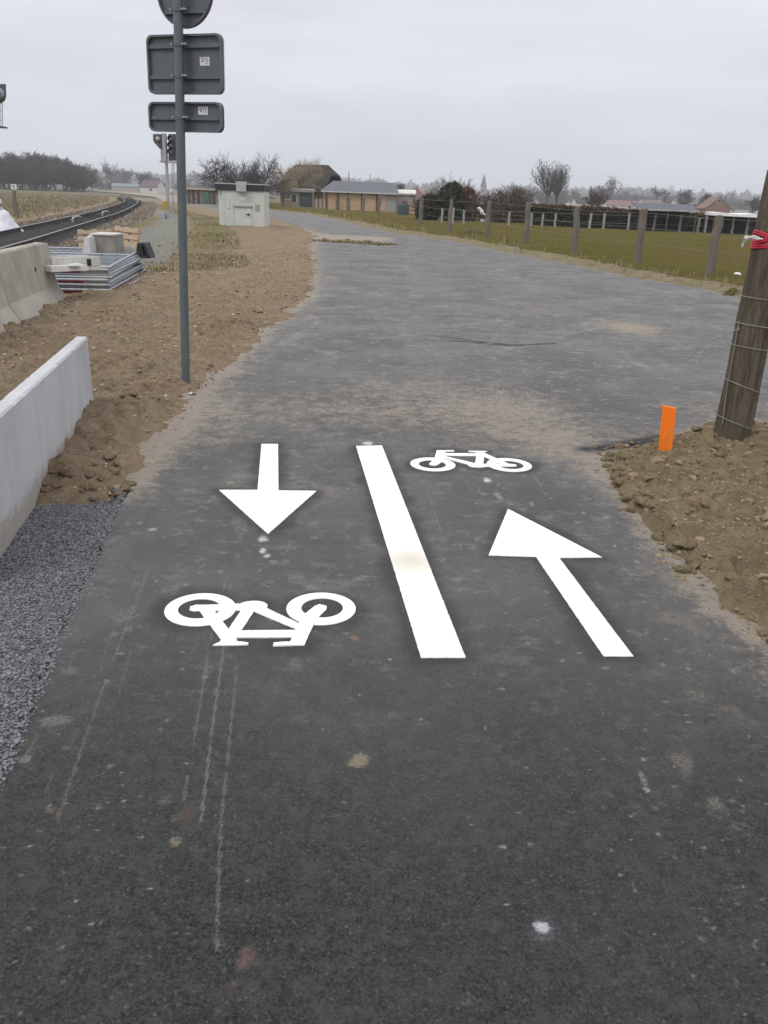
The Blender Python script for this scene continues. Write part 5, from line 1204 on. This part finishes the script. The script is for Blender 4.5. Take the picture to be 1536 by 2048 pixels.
def bush(name, loc, label, cs, n, size, cols, seed, cat='bush', group=None, stem=None):
    e = empty(name, loc, label, cat, group)
    V, Fq, t = leaf_cloud([((loc[0] + c[0], loc[1] + c[1], c[2]), r) for c, r in cs], n, size, cols, seed)
    npmesh('foliage', V, Fq, m_tint, {'tint': ('FLOAT_COLOR', t)}, smooth=False, parent=e)
    T, Wg = tree_arrays(seed, max(c[2] + r[2] for c, r in cs) * 1.1, .6, .07, 8, 5, 3, .018, .6, .1, forks=3)
    V, Fq = segs_np(T + Wg, loc); npmesh('stem', V, Fq, stem or bk_brown, parent=e)
    return e
Y = 66.; p = at(903, Y); topz = hgt_at(900, 361, Y)
DG = [(.03, .038, .026), (.045, .055, .035), (.02, .026, .02), (.06, .068, .05)]
bush('evergreen_bush', p, 'tall dark evergreen bush with ragged top at the pasture edge', [((0, 0, topz * .35), (1.0, .9, topz * .4)), ((.1, 0, topz * .68), (.75, .7, topz * .30)), ((-.45, 0, topz * .55), (.6, .6, topz * .3))], 4200, .13, DG, 61)
p = at(858, Y); topz = hgt_at(858, 384, Y)
bush('evergreen_bush', p, 'low dark green bush left of the tall evergreen', [((0, 0, topz * .4), (.85, .8, topz * .55)), ((-.5, 0, topz * .35), (.5, .6, topz * .45)), ((.5, 0, topz * .5), (.6, .6, topz * .45))], 3200, .12, [(.05, .052, .03), (.035, .042, .026), (.075, .065, .038)], 62)
p = at(934, Y + 1); topz = hgt_at(934, 372, Y + 1)
RB = [(.165, .095, .06), (.20, .125, .08), (.12, .07, .05), (.15, .10, .075)]
bush('beech_bush', p, 'rusty brown leafy beech bush right of the tall evergreen', [((0, 0, topz * .5), (.72, .7, topz * .5)), ((.1, 0, topz * .3), (.8, .7, topz * .35))], 3000, .12, RB, 63)
GB = [(.135, .115, .09), (.165, .14, .11), (.105, .088, .072), (.15, .125, .085)]
for i, (px, top, cols, lab) in enumerate(((970, 388, GB, 'grey-brown bare bush beside the rusty beech bush'), (1000, 382, GB, 'taller grey-brown bare bush in the middle of the bush row'), (1032, 376, RB, 'reddish brown bush at the left end of the long hedge'), (1052, 400, GB, 'small grey-brown bush touching the left end of the hedge'))):
    Y = 67 + i; p = at(px, Y); tz = hgt_at(px, top, Y)
    bush('bare_bush', p, lab, [((0, 0, tz * .45), (.75, .7, tz * .55)), ((.3, 0, tz * .3), (.7, .6, tz * .35))], 1500, .085, cols, 70 + i)
# the long hedge
hL = Vector((X(1062, 62.), 62., 0)); hR = Vector((X(1560, 60.), 60., 0)); g = np.random.default_rng(75)
zl, zr_ = hgt_at(1062, 405, 62), hgt_at(1500, 433, 60)
n = 26000; t = g.random(n); zt_ = (zl + (zr_ - zl) * t) * (.97 + .10 * (fbm(t * 60, t * 0, 1, 4, 3) - .5)); f = g.random(n) ** .8; zz = zt_ * f; dep = g.uniform(-.5, .5, n) * (1 - .3 * f)
P = np.stack([hL.x + (hR.x - hL.x) * t, hL.y + (hR.y - hL.y) * t + dep, zz], 1)
a = g.normal(size=(n, 3)); a /= np.linalg.norm(a, axis=1, keepdims=True); b = np.cross(a, g.normal(size=(n, 3))); b /= np.linalg.norm(b, axis=1, keepdims=True); s = (.085 * (.6 + .8 * g.random(n)))[:, None]
V = np.stack([P - a * s, P + b * s * .6, P + a * s, P - b * s * .6], 1).reshape(-1, 3)
top = (f > .80 + .06 * g.random(n))[:, None]; col = np.where(top, palette(g, n, [(.125, .09, .062), (.15, .11, .08), (.10, .07, .05)]), palette(g, n, [(.036, .042, .028), (.028, .034, .024), (.045, .05, .032)]))
e = empty('long_hedge', (hL + hR) / 2, 'long clipped dark hedge with a brown top across the pasture', 'hedge')
npmesh('foliage', V, np.arange(n * 4).reshape(n, 4), m_tint, {'tint': ('FLOAT_COLOR', np.repeat(np.concatenate([col, np.ones((n, 1))], 1), 4, 0))}, smooth=False, parent=e)
m_hc = M('hedge_inner_twigs', (.022, .024, .018), (.03, .03, .024), 5, 1, .6, 9, .1); mb = MB(); d = hR - hL
K_ = 40; pts = []
for k in range(K_ + 1):
    c = hL + d * k / K_; zz = (zl + (zr_ - zl) * k / K_) * random.uniform(.84, .92)
    pts += [c + Vector((0, -.34, -.1)), c + Vector((0, -.28, zz)), c + Vector((0, .28, zz)), c + Vector((0, .34, -.1))]
mb.add(pts, [(i * 4 + k, i * 4 + k + 1, (i + 1) * 4 + k + 1, (i + 1) * 4 + k) for i in range(K_) for k in range(3)]); mb.build('stem', m_hc, e)
# sedge tufts on the verge
for i, (px, py, w_) in enumerate(((948, 470, 34), (660, 427, 26), (1462, 590, 26))):
    g = np.random.default_rng(90 + i); p = G(px, py); n = 420; r_ = w_ * p.y / F * .55; aa = g.random(n) * 6.283; rd_ = np.sqrt(g.random(n)) * r_; x = p.x + np.cos(aa) * rd_; y = p.y + np.sin(aa) * rd_
    o = blades('grass_tuft', x, y, height('field', x, y) - .02, (.18 + .3 * g.random(n)) * (1 - .5 * rd_ / r_) * (1 if i != 2 else .45), np.full(n, .03), palette(g, n, [(.22, .20, .10), (.17, .165, .06), (.28, .25, .15)]), 91 + i, .8)
    del o['kind']; tag(o, ['pale tuft of long grass on the road verge between two fence posts', 'pale grass tuft on the far verge below the orange-walled barn', 'low pale grass tuft by the road edge left of the thick post'][i], 'grass tuft')

# ------------------------------------------------------------------ buildings
def bmat(n_, c, sc=4, b=.2): return M(n_, c, tuple(q * .82 for q in c), sc, .85, b)
m_glass = M('window_glass', (.05, .055, .065), None, 3, .2, 0, spec=.6)
m_brick = bmat('red_brick', (.24, .135, .11)); m_rooft = bmat('dark_tiles', (.05, .046, .043)); m_redroof = bmat('red_tiles', (.20, .125, .105)); m_whitew = bmat('white_render', (.62, .61, .58)); m_greyroof = bmat('grey_sheet_roof', (.115, .12, .14)); m_timber = bmat('orange_timber', (.50, .34, .215)); m_tbeam = bmat('dark_timber', (.10, .075, .06)); m_pinkw = bmat('pink_wall', (.40, .32, .30)); m_greyw = bmat('grey_wall', (.30, .29, .275)); m_darkdoor = bmat('dark_green_paint', (.045, .062, .062)); m_frame = bmat('pale_frame', (.5, .5, .48))
def gable(name, label, px, Y, w, dp, wh, rh, mw, mr, rot=0, wins=(), chim=None, hip=0., eave=.3, cat='house', door=None):
    c = at(px, Y); c.z = -.1
    e = empty(name, (c.x, c.y, 0), label, cat); Rz = Matrix.Rotation(rot, 3, 'Z')
    q_ = lambda x_, y_, z_: Vector((c.x, c.y, 0)) + Rz @ Vector((x_, y_, z_))
    # ridge runs along local x; front is local -y
    W2, D2 = w / 2, dp / 2; gh = rh * (1 - hip)
    mb = MB(); hx = W2 - .0
    mb.add([q_(-W2, -D2, -.1), q_(W2, -D2, -.1), q_(W2, D2, -.1), q_(-W2, D2, -.1), q_(-W2, -D2, wh), q_(W2, -D2, wh), q_(W2, D2, wh), q_(-W2, D2, wh), q_(-W2, 0, wh + gh * (1 if not hip else .6)), q_(W2, 0, wh + gh * (1 if not hip else .6))],
           [(0, 1, 5, 4), (2, 3, 7, 6), (1, 2, 6, 9, 5), (3, 0, 4, 8, 7)]); mb.build('wall', mw, e)
    k = rh / D2; ey = D2 + eave; ez_ = wh - k * eave; ex_ = W2 + eave * .6; t_ = .16
    inx = hip * D2 * .9; zc = wh + rh * (1 - hip)
    mb = MB()
    for s_ in (-1, 1):
        if hip: top = [q_(-ex_, s_ * ey, ez_), q_(ex_, s_ * ey, ez_), q_(ex_, s_ * D2 * hip, zc), q_(ex_ - inx, 0, wh + rh), q_(-ex_ + inx, 0, wh + rh), q_(-ex_, s_ * D2 * hip, zc)]
        else: top = [q_(-ex_, s_ * ey, ez_), q_(ex_, s_ * ey, ez_), q_(ex_, 0, wh + rh), q_(-ex_, 0, wh + rh)]
        mb.prism(top, (0, 0, t_))
    if hip:
        for s_ in (-1, 1): mb.prism([q_(s_ * ex_, -D2 * hip, zc), q_(s_ * ex_, D2 * hip, zc), q_(s_ * (ex_ - inx), 0, wh + rh)], (0, 0, t_ + .002))
    rf = mb.build('roof', mr, e)
    if chim is not None:
        mb = MB(); p_ = q_(chim, 0, wh + rh + .35); mb.box(p_, (.7, .6, 1.5), Rz); mb.build('chimney', m_brick, rf)
    for (side, u_, z_, ww, hh) in wins:
        mb = MB(); nrm = -1 if side == 'f' else 1
        if side == 'f': ce = q_(u_, -D2 - .02, z_); sz_ = (ww, .06, hh); s2_ = (ww * .82, .08, hh * .82)
        elif side == 'r': ce = q_(W2 + .02, u_, z_); sz_ = (.06, ww, hh); s2_ = (.08, ww * .82, hh * .82)
        else: ce = q_(-W2 - .02, u_, z_); sz_ = (.06, ww, hh); s2_ = (.08, ww * .82, hh * .82)
        mb.box(ce, sz_, Rz); w_ = mb.build('window', m_frame, e); mb = MB(); mb.box(ce, s2_, Rz); mb.build('pane', m_glass, w_)
    if door:
        side, u_, ww, hh, md = door; mb = MB(); mb.box(q_(u_, -D2 - .03, hh / 2), (ww, .07, hh), Rz); mb.build('door', md, e)
    return e
# dark half-hipped house and its lean-to
Y = 128.; e = gable('farmhouse', 'low house with a steep dark half-hipped roof behind the straw-coloured tree', 624, Y, 7.0, 6.2, 2.3, 3.15, bmat('brown_brick', (.22, .15, .11)), bmat('dark_brown_roof', (.030, .023, .018)), R(-24), [('f', -2.2, 1.35, .9, 1.1), ('f', 1.2, 1.35, .9, 1.1), ('r', 0, 1.4, 1, 1.1)], None, .42, .5, door=('f', -.4, 1.0, 2., m_darkdoor))
Y = 116.; c = at(604, Y)
e = empty('lean_to_shed', (c.x, c.y, 0), 'low shed with a pale flat roof and dark green doors before the house', 'shed')
mb = MB(); w_ = X(624, Y) - X(584, Y); x0 = X(584, Y); h_ = hgt_at(600, 383, Y); mb.box((x0 + w_ / 2, Y + 1.2, h_ / 2 - .05), (w_, 2.4, h_ + .1)); mb.build('wall', bmat('tan_boards', (.30, .235, .17)), e)
mb = MB(); mb.box((x0 + w_ / 2, Y + 1.1, h_ + .16), (w_ + .4, 2.9, .32), Matrix.Rotation(R(3), 3, 'X')); mb.build('roof', m_greyw, e)
mb = MB(); mb.box((X(612, Y), Y - .03, h_ * .48), (1.7, .07, h_ * .92)); mb.build('door', m_darkdoor, e)
mb = MB(); mb.box((X(588, Y), Y - .03, h_ * .55), (.8, .06, 1.1)); w2 = mb.build('window', m_frame, e); mb = MB(); mb.box((X(588, Y), Y - .05, h_ * .55), (.62, .06, .9)); mb.build('pane', m_glass, w2)
for i, px in enumerate((633, 641, 648, 655, 662, 669)):
    mb = MB(); p_ = at(px, 108); mb.box((p_.x, 108, .55), (.34, .05, 1.2), None, (.7, 1)); mb.box((p_.x, 108.06, .45), (.58, .04, .1)); mb.box((p_.x, 108.06, .9), (.58, .04, .1))
    tag(mb.build('picket_fence', m_pinkw, loc=(p_.x, 108, 0)), 'small pale picket fence panel below the dark-roofed house', 'fence panel', 'picket panels by the house')
# long barn
Y = 100.; xl, xr = X(650, Y), X(772, Y); c = at(712, Y); wl = hgt_at(700, 385, Y); rl = hgt_at(700, 370, Y) + .35
e = empty('timber_barn', ((xl + xr) / 2, Y, 0), 'long low barn with a blue-grey roof and orange timber wall', 'barn')
mb = MB(); dp = 6.; mb.box(((xl + xr) / 2, Y + dp / 2, wl / 2 - .05), (xr - xl, dp, wl + .1)); mb.build('wall', m_timber, e)
xe = X(792, Y); mb = MB(); mb.box(((xr + xe) / 2 + .01, Y + dp / 2 + .05, wl / 2 - .05), (xe - xr, dp + .16, wl + .12)); mb.build('end_wall', m_greyw, e)
mb = MB(); mb.prism([(xl - .5, Y - .4, wl - .02), (xe + .3, Y - .4, wl - .02), (xe - .2, Y + dp * .8, rl), (xl + .6, Y + dp * .8, rl)], (0, 0, .12)); rf = mb.build('roof', m_greyroof, e)
mb = MB(); mb.box(((xl + xe) / 2, Y - .44, wl + .02), (xe - xl + .8, .1, .14)); mb.build('gutter', m_frame, rf)
for px in (653, 676, 696, 724, 754):
    mb = MB(); mb.box((X(px, Y), Y - .04, wl / 2), (.22, .1, wl)); mb.build('timber_upright', m_tbeam, e)
# small sheds between barn and evergreen
Y = 104.; c = at(806, Y)
gable('garden_shed', 'small pinkish shed with a thin white roof line right of the barn', 808, Y, 2.4, 3., 2.0, .35, m_pinkw, m_whitew, 0, (), None, 0, .25, 'shed', ('f', .3, .8, 1.7, m_greyw))
p_ = at(808, 84); e = empty('water_tank', (p_.x, 84, 0), 'dark round-topped tank standing before the pinkish shed', 'tank'); mb = MB()
mb.path([(p_.x, 84, -.05), (p_.x, 84, .9), (p_.x, 84, 1.05), (p_.x, 84, 1.1)], [.55, .55, .42, .15], 16); mb.build('tank_body', m_darkdoor, e); mb = MB(); mb.path([(p_.x, 84, 1.1), (p_.x, 84, 1.2)], [.16, .16], 12); mb.build('lid', m_dark, e)
p_ = at(826, 88); mb = MB()
for k in range(4): mb.box((p_.x, 88, .2 + k * .25), (1.2, .25, .2))
for s_ in (-1, 1): mb.box((p_.x + s_ * .55, 88.16, .5), (.1, .06, 1.1))
tag(mb.build('timber_stack', m_timber, loc=(p_.x, 88, 0)), 'stack of orange boards left of the low dark green bush', 'timber stack')
# board fence and shed left of the cabinet
Y = 112.
e = empty('field_shed', at(405, Y), 'long low shed with a pale flat roof seen between sign pole and cabinet', 'shed'); xl, xr = X(372, Y), X(440, Y); h_ = hgt_at(400, 379, Y)
mb = MB(); mb.box(((xl + xr) / 2, Y + 1.5, h_ / 2 - .05), (xr - xl, 3, h_)); mb.build('wall', bmat('pale_boards', (.27, .235, .21)), e)
mb = MB(); mb.box(((xl + xr) / 2, Y + 1.4, h_ + .06), (xr - xl + .5, 3.6, .2)); mb.build('roof', bmat('sand_roof', (.50, .40, .30)), e)
for px in (377, 386, 396, 428): mb = MB(); mb.box((X(px, Y), Y - .05, h_ / 2), (.3, .12, h_ * .95)); mb.build('upright', m_tbeam, e)
mb = MB(); mb.box((X(413, Y), Y - .3, h_ * .42), (.75, .5, h_ * .85)); mb.build('green_cupboard', bmat('green_paint', (.07, .16, .09)), e)
# low shelters in front of the hedge
Y = 57.; xl, xr = X(1278, Y), X(1398, Y); zf_ = hgt_at(1338, 421, Y); zb_ = hgt_at(1338, 412, Y + 1.6)
e = empty('field_shelter', ((xl + xr) / 2, Y, 0), 'low grey-roofed animal shelter before the hedge, dark inside', 'shelter')
mb = MB(); mb.prism([(xl, Y, zf_), (xr, Y, zf_ - .02), (xr + .1, Y + 1.8, zb_ + .08), (xl - .05, Y + 1.8, zb_ + .1)], (0, 0, .05)); rf = mb.build('roof', m_greyroof, e)
mb = MB(); mb.box(((xl + xr) / 2, Y - .04, zf_ + .005), (xr - xl + .05, .06, .09)); mb.build('gutter', bmat('pale_gutter', (.42, .42, .40)), rf)
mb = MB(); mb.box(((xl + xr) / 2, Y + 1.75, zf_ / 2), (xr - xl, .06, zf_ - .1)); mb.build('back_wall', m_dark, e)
for x_ in (xl + .1, (xl + xr) / 2, xr - .1): mb = MB(); mb.box((x_, Y + .06, zf_ / 2 - .05), (.08, .08, zf_)); mb.build('support', m_tbeam, e)
xl, xr = X(1428, Y), X(1530, Y); zf_ = hgt_at(1480, 433, Y)
e = empty('field_shelter', ((xl + xr) / 2, Y, 0), 'low shelter with a wavy bright white sheet roof beside the thick post', 'shelter')
n = 24; top = []; bot = []
for i in range(n + 1):
    t = i / n; x_ = xl + (xr - xl) * t; wv = .035 * math.sin(t * 9 + .6) * (0.4 + .6 * t) - .05 * t + .02
    top += [(x_, Y, zf_ + .16 + wv), (x_, Y + 1.5, zf_ + .20 + wv), (x_, Y + 1.5, zf_ + .02), (x_, Y, zf_ + .0 - .04 * t)]
mb = MB(); mb.add(top, [(i * 4 + k, i * 4 + (k + 1) % 4, (i + 1) * 4 + (k + 1) % 4, (i + 1) * 4 + k) for i in range(n) for k in range(4)] + [(0, 1, 2, 3), tuple(n * 4 + k for k in range(4))], False); mb.build('roof', bmat('bright_white_sheet', (.86, .86, .86)), e)
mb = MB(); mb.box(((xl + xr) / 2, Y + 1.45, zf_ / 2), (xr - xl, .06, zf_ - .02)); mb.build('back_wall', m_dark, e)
for x_ in (xl + .15, xr - .15): mb = MB(); mb.box((x_, Y + .06, zf_ / 2 - .06), (.08, .08, zf_ - .04)); mb.build('support', m_tbeam, e)
# far houses over the hedge
gable('brick_house', 'red brick house with its gable towards the viewer beyond the hedge', 1426, 235, 8, 6.4, 1.9, 2.7, m_brick, m_redroof, R(88), [('l', 0, 3.6, 1, 1)], None, 0, .3)
gable('village_house', 'house with a grey roof and red chimney left of the red brick house', 1372, 400, 13, 8, 2.4, 2.8, m_whitew, bmat('slate', (.14, .145, .16)), R(8), [('f', -3, 1.5, 1.2, 1.2), ('f', 2, 1.5, 1.2, 1.2)], 3.5)
gable('village_house', 'white house with a reddish roof just right of the low bare trees', 1243, 400, 14, 7, 1.9, 2.0, m_whitew, m_redroof, R(-6), [('f', -4, 1.4, 1.4, 1.2), ('f', 3, 1.4, 1.4, 1.2)])
gable('village_house', 'cream bungalow hidden up to its eaves between the bare trees', 1172, 350, 10, 7, 2.3, 1.8, bmat('cream_render', (.56, .52, .44)), m_rooft, R(5), [('f', -2, 1.5, 1.2, 1.1)])
gable('village_house', 'mauve-roofed house behind the grey shelter', 1300, 390, 10, 8, 2.2, 2.4, m_whitew, bmat('mauve_tiles', (.17, .14, .145)), R(12), [('f', 2, 1.5, 1.2, 1.2)], -3)
gable('village_house', 'low house with pale walls at the far right behind the hedge', 1478, 420, 17, 8, 2.4, 2.6, bmat('pale_render', (.5, .49, .45)), m_rooft, R(-4), [('f', -4, 1.5, 1.4, 1.2), ('f', 4, 1.5, 1.4, 1.2)])
gable('village_house', 'red-roofed house between barn and evergreen bushes', 836, 330, 6, 7, 2.4, 3.0, m_brick, bmat('rose_tiles', (.30, .17, .16)), R(75), [('f', 0, 1.5, 1.1, 1.1)])
gable('village_house', 'grey gabled house far along the railway', 232, 620, 16, 11, 4, 7.5, m_greyw, bmat('slate_far', (.10, .10, .115)), R(60), [('f', 0, 2.5, 1.6, 1.6)], 2)
gable('field_shed', 'low blue-green shed roof far along the railway', 252, 520, 15, 9, 2.6, 1.6, m_pinkw, bmat('teal_roof', (.16, .21, .22)), R(10), (), cat='shed')
gable('village_house', 'white-walled house left of the railway signal post', 306, 380, 8, 7, 2.6, 2.6, m_whitew, bmat('plum_roof', (.12, .09, .10)), R(-15), [('f', 1, 1.5, 1.2, 1.2)])
# church steeple
Y = 900.; p_ = at(965, Y); tz = hgt_at(966, 346, Y); ez2 = hgt_at(966, 374, Y)
e = empty('church_steeple', p_, 'thin pointed church steeple on the horizon', 'church')
mb = MB(); mb.box((p_.x, Y, ez2 / 2 - 3), (5.2, 5.2, ez2 + 6)); mb.build('tower', m_greyw, e)
mb = MB(); n = 8; s0 = 3.4; V = [(p_.x + s0 * math.cos(6.2832 * i / n), Y + s0 * math.sin(6.2832 * i / n), ez2) for i in range(n)] + [(p_.x, Y, tz)]; mb.add(V, [(i, (i + 1) % n, n) for i in range(n)]); mb.build('spire', bmat('slate_spire', (.12, .125, .14)), e)
# poles
for px, top, Y, lab in ((697, 345, 105., 'thin wooden utility pole in front of the barn roof'), (739, 348, 160., 'thin mast rising behind the barn')):
    p_ = at(px, Y); mb = MB(); mb.path([p_, (p_.x, Y, hgt_at(px, top, Y))], [.09, .05], 8); tag(mb.build('utility_pole', m_oldwood, loc=p_), lab, 'utility pole')

# sandy strip right of the railway
mb = MB(); P = [g2(225, 386), (-75, 250), g2(330, 388), g2(395, 401), (-24.5, 118), (-32, 108), g2(290, 412)]
P = [(-30, 112), (-24, 120), (-30, 150), (-55, 240), (-130, 430), (-175, 470), (-90, 290), (-52, 190), (-33, 125)]
mb.add([(p[0], p[1], .04) for p in P], [tuple(range(len(P)))]); tag(mb.build('sandy_path', M('pale_sand', (.30, .25, .195), (.24, .20, .155), .2, .95, 0)), kind='structure')

# ------------------------------------------------------------------ woods and tree lines (each reads as one mass)
def wood_mass(name, spots, mats, seed):
    """spots: (x, y, height, width)"""
    Vs, Fs, n = [], [], 0; rr = random.Random(seed); Ts = [tree_arrays(seed * 10 + k, 1., .6, .014, 12, 7, 5, .003, .9, .08, n4=3) for k in range(5)]
    for (x_, y_, h_, tw) in spots:
        T, Wg = rr.choice(Ts); a = rr.random() * 6.28; Rm = Matrix.Rotation(a, 3, 'Z')
        sg = [(Rm @ s[0], Rm @ s[1], s[2], s[3]) for s in T] + [(Rm @ s[0], Rm @ s[1], max(s[2], tw / h_), max(s[3], tw / h_ * .6)) for s in Wg]
        V, Fq = segs_np(sg, (0, 0, 0)); V = V * h_ * np.array([1.15, 1.15, 1]) + np.array([x_, y_, -.1]); Vs.append(V); Fs.append(Fq + n); n += len(V)
    return tag(npmesh(name, np.concatenate(Vs), np.concatenate(Fs), mats), kind='stuff')
rr = random.Random(77); sp = []
for i in range(270):
    Y = rr.uniform(290, 390); px = rr.uniform(-260, 168); top = 309 + max(0, (px - 95) / 70) ** 2 * 30 + rr.uniform(-3, 6)
    h_ = hgt_at(px, top, 300); sp.append((X(px, Y), Y, h_ * rr.uniform(.9, 1.1), .05))
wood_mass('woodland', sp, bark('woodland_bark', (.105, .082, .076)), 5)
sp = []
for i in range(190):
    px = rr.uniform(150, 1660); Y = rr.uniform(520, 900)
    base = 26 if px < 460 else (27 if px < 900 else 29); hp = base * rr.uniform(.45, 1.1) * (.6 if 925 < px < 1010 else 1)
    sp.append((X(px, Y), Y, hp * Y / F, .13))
wood_mass('far_treeline', sp, bark('hazed_far_bark', (.15, .135, .145)), 6)  # bark colour lightened to carry part of the distance haze
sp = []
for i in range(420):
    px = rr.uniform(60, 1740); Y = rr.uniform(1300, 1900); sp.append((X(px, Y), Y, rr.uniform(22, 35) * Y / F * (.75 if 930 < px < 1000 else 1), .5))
wood_mass('horizon_treeline', sp, bark('hazed_horizon_bark', (.19, .19, .225)), 8)  # pale bluish bark: distance haze painted into its colour
# scattered far trees and evergreens among the houses (countable)
far = [(1225, 420, 366, (.075, .072, .07), 'round dark tree behind the white house with the reddish roof'), (1322, 430, 376, (.085, .08, .095), 'grey tree between the mauve-roofed house and the chimney house'), (1355, 300, 386, (.07, .062, .06), 'dark round tree crown above the grey shelter roof'), (1412, 250, 392, (.05, .055, .05), 'dark tree behind the left slope of the brick gable'),
       (1505, 260, 398, (.09, .082, .10), 'mauve bare tree left of the top of the thick post'), (1045, 330, 378, (.07, .062, .065), 'dark round bare tree left of the large bare tree'), (800, 240, 372, (.10, .095, .10), 'grey bare tree above the right end of the barn roof')]
for i, (px, Y, top, c_, lab) in enumerate(far):
    bare_tree('round_tree', at(px, Y), lab, bk_dark, bark('round_twigs', c_), seed=200 + i, hgt=hgt_at(px, top, Y) * 1.15, spread=.8, trunk_r=.2, n1=10, n2=8, n3=6, n4=3, twig=.05, up=.5, start=.12)
for i, (px, Y, top, c_, lab) in enumerate(((184, 420, 337, (.085, .09, .115), 'blue-grey tree where the railway vanishes at the wood edge'), (230, 560, 336, (.11, .10, .105), 'tall mauve tree beside the grey gabled house'), (247, 590, 342, (.09, .105, .105), 'blue-green tree right of the tall mauve tree'), (290, 400, 352, (.10, .10, .09), 'low grey tree far behind the sandy strip'))):
    bare_tree('round_tree', at(px, Y), lab, bk_dark, bark('haze_twigs', c_), seed=230 + i, hgt=hgt_at(px, top, Y) * 1.15, spread=.75, trunk_r=.3, n1=11, n2=8, n3=7, n4=3, twig=.07, up=.6, start=.12)

# ------------------------------------------------------------------ haze
mh = bpy.data.materials.new('haze_air'); mh.use_nodes = True; t = mh.node_tree; t.nodes.clear(); o_ = t.nodes.new('ShaderNodeOutputMaterial'); pv = t.nodes.new('ShaderNodeVolumePrincipled')
pv.inputs['Color'].default_value = (.86, .88, .94, 1); pv.inputs['Density'].default_value = .00046; pv.inputs['Anisotropy'].default_value = .2; t.links.new(pv.outputs[0], o_.inputs['Volume'])
hb = MB().box((0, 900, 24), (7000, 2600, 52)).build('haze', mh); tag(hb, kind='stuff')

# ------------------------------------------------------------------ light
EL, AZ = R(48), R(-138)            # sun behind thin cloud, high, behind the viewer and to the left
w = bpy.data.worlds.new('World'); SC.world = w; w.use_nodes = True; t = w.node_tree; t.nodes.clear()
N = lambda tp: t.nodes.new(tp); Lk = t.links.new
out = N('ShaderNodeOutputWorld'); bg = N('ShaderNodeBackground'); Lk(bg.outputs[0], out.inputs[0])
sky = N('ShaderNodeTexSky'); sky.sky_type = 'NISHITA'; sky.sun_disc = False; sky.sun_elevation = EL; sky.sun_rotation = AZ; sky.air_density = 1.2; sky.dust_density = 3
tc = N('ShaderNodeTexCoord'); sp = N('ShaderNodeSeparateXYZ'); Lk(tc.outputs['Generated'], sp.inputs[0])
rp = N('ShaderNodeValToRGB'); Lk(sp.outputs['Z'], rp.inputs[0]); cr_ = rp.color_ramp
SKYK = 10.
for i, (p_, c_) in enumerate(((0, (.61, .652, .715)), (.06, (.625, .662, .725)), (.14, (.672, .688, .755)), (.22, (.715, .72, .795)), (.45, (1.05, 1.06, 1.10)), (1, (1.42, 1.42, 1.44)))):
    el_ = cr_.elements[i] if i < 2 else cr_.elements.new(p_)
    el_.position = p_; el_.color = (*[q_ / 2 for q_ in c_], 1)
mp = N('ShaderNodeMapping'); mp.inputs['Scale'].default_value = (1.6, 1.6, 9); Lk(tc.outputs['Generated'], mp.inputs[0])
nz = N('ShaderNodeTexNoise'); nz.inputs['Scale'].default_value = 1.5; nz.inputs['Detail'].default_value = 6; nz.inputs['Roughness'].default_value = .5; Lk(mp.outputs[0], nz.inputs['Vector'])
mr = N('ShaderNodeMapRange'); Lk(nz.outputs['Fac'], mr.inputs[0]); mr.inputs[1].default_value = .3; mr.inputs[2].default_value = .7; mr.inputs[3].default_value = 1.95; mr.inputs[4].default_value = 2.40
mx = N('ShaderNodeVectorMath'); mx.operation = 'SCALE'; Lk(rp.outputs[0], mx.inputs[0]); Lk(mr.outputs[0], mx.inputs['Scale'])
tint = N('ShaderNodeMix'); tint.data_type = 'RGBA'; tint.blend_type = 'MULTIPLY'; Lk(nz.outputs['Color'], tint.inputs[7]); tint.inputs[0].default_value = 0.0; Lk(mx.outputs[0], tint.inputs[6])
sks = N('ShaderNodeVectorMath'); sks.operation = 'SCALE'; Lk(sky.outputs[0], sks.inputs[0]); sks.inputs['Scale'].default_value = .006
ad = N('ShaderNodeVectorMath'); ad.operation = 'ADD'; Lk(tint.outputs[2], ad.inputs[0]); Lk(sks.outputs[0], ad.inputs[1])
fin = N('ShaderNodeVectorMath'); fin.operation = 'SCALE'; Lk(ad.outputs[0], fin.inputs[0]); fin.inputs['Scale'].default_value = SKYK
Lk(fin.outputs[0], bg.inputs[0]); bg.inputs[1].default_value = 1 / SKYK
sl = bpy.data.lights.new('sun', 'SUN'); sl.energy = .9; sl.angle = R(18); sl.color = (1, .965, .92); so = bpy.data.objects.new('sun', sl); COL.objects.link(so)
d = Vector((math.sin(AZ) * math.cos(EL), math.cos(AZ) * math.cos(EL), math.sin(EL))); so.rotation_euler = (-d).to_track_quat('-Z', 'Y').to_euler(); so.location = d * 50

# ------------------------------------------------------------------ camera and render settings
cam = bpy.data.cameras.new('camera'); co = bpy.data.objects.new('camera', cam); COL.objects.link(co)
cam.sensor_fit = 'VERTICAL'; cam.sensor_height = 24; cam.lens = 24 * F / 2048; cam.clip_end = 9000; cam.clip_start = .05
co.matrix_world = Matrix(((RC[0], UC[0], -FW[0], 0), (RC[1], UC[1], -FW[1], 0), (RC[2], UC[2], -FW[2], H), (0, 0, 0, 1)))
SC.camera = co
SC.render.engine = 'CYCLES'; SC.cycles.use_denoising = True; SC.cycles.denoiser = 'OPENIMAGEDENOISE'; SC.cycles.denoising_input_passes = 'RGB_ALBEDO_NORMAL'; SC.cycles.denoising_prefilter = 'NONE'; SC.cycles.use_adaptive_sampling = False; SC.cycles.max_bounces = 6; SC.cycles.diffuse_bounces = 3; SC.cycles.volume_bounces = 1
SC.view_settings.view_transform = 'Standard'; SC.view_settings.look = 'None'; SC.view_settings.exposure = 0; SC.view_settings.gamma = 1; SC.view_settings.use_curve_mapping = False
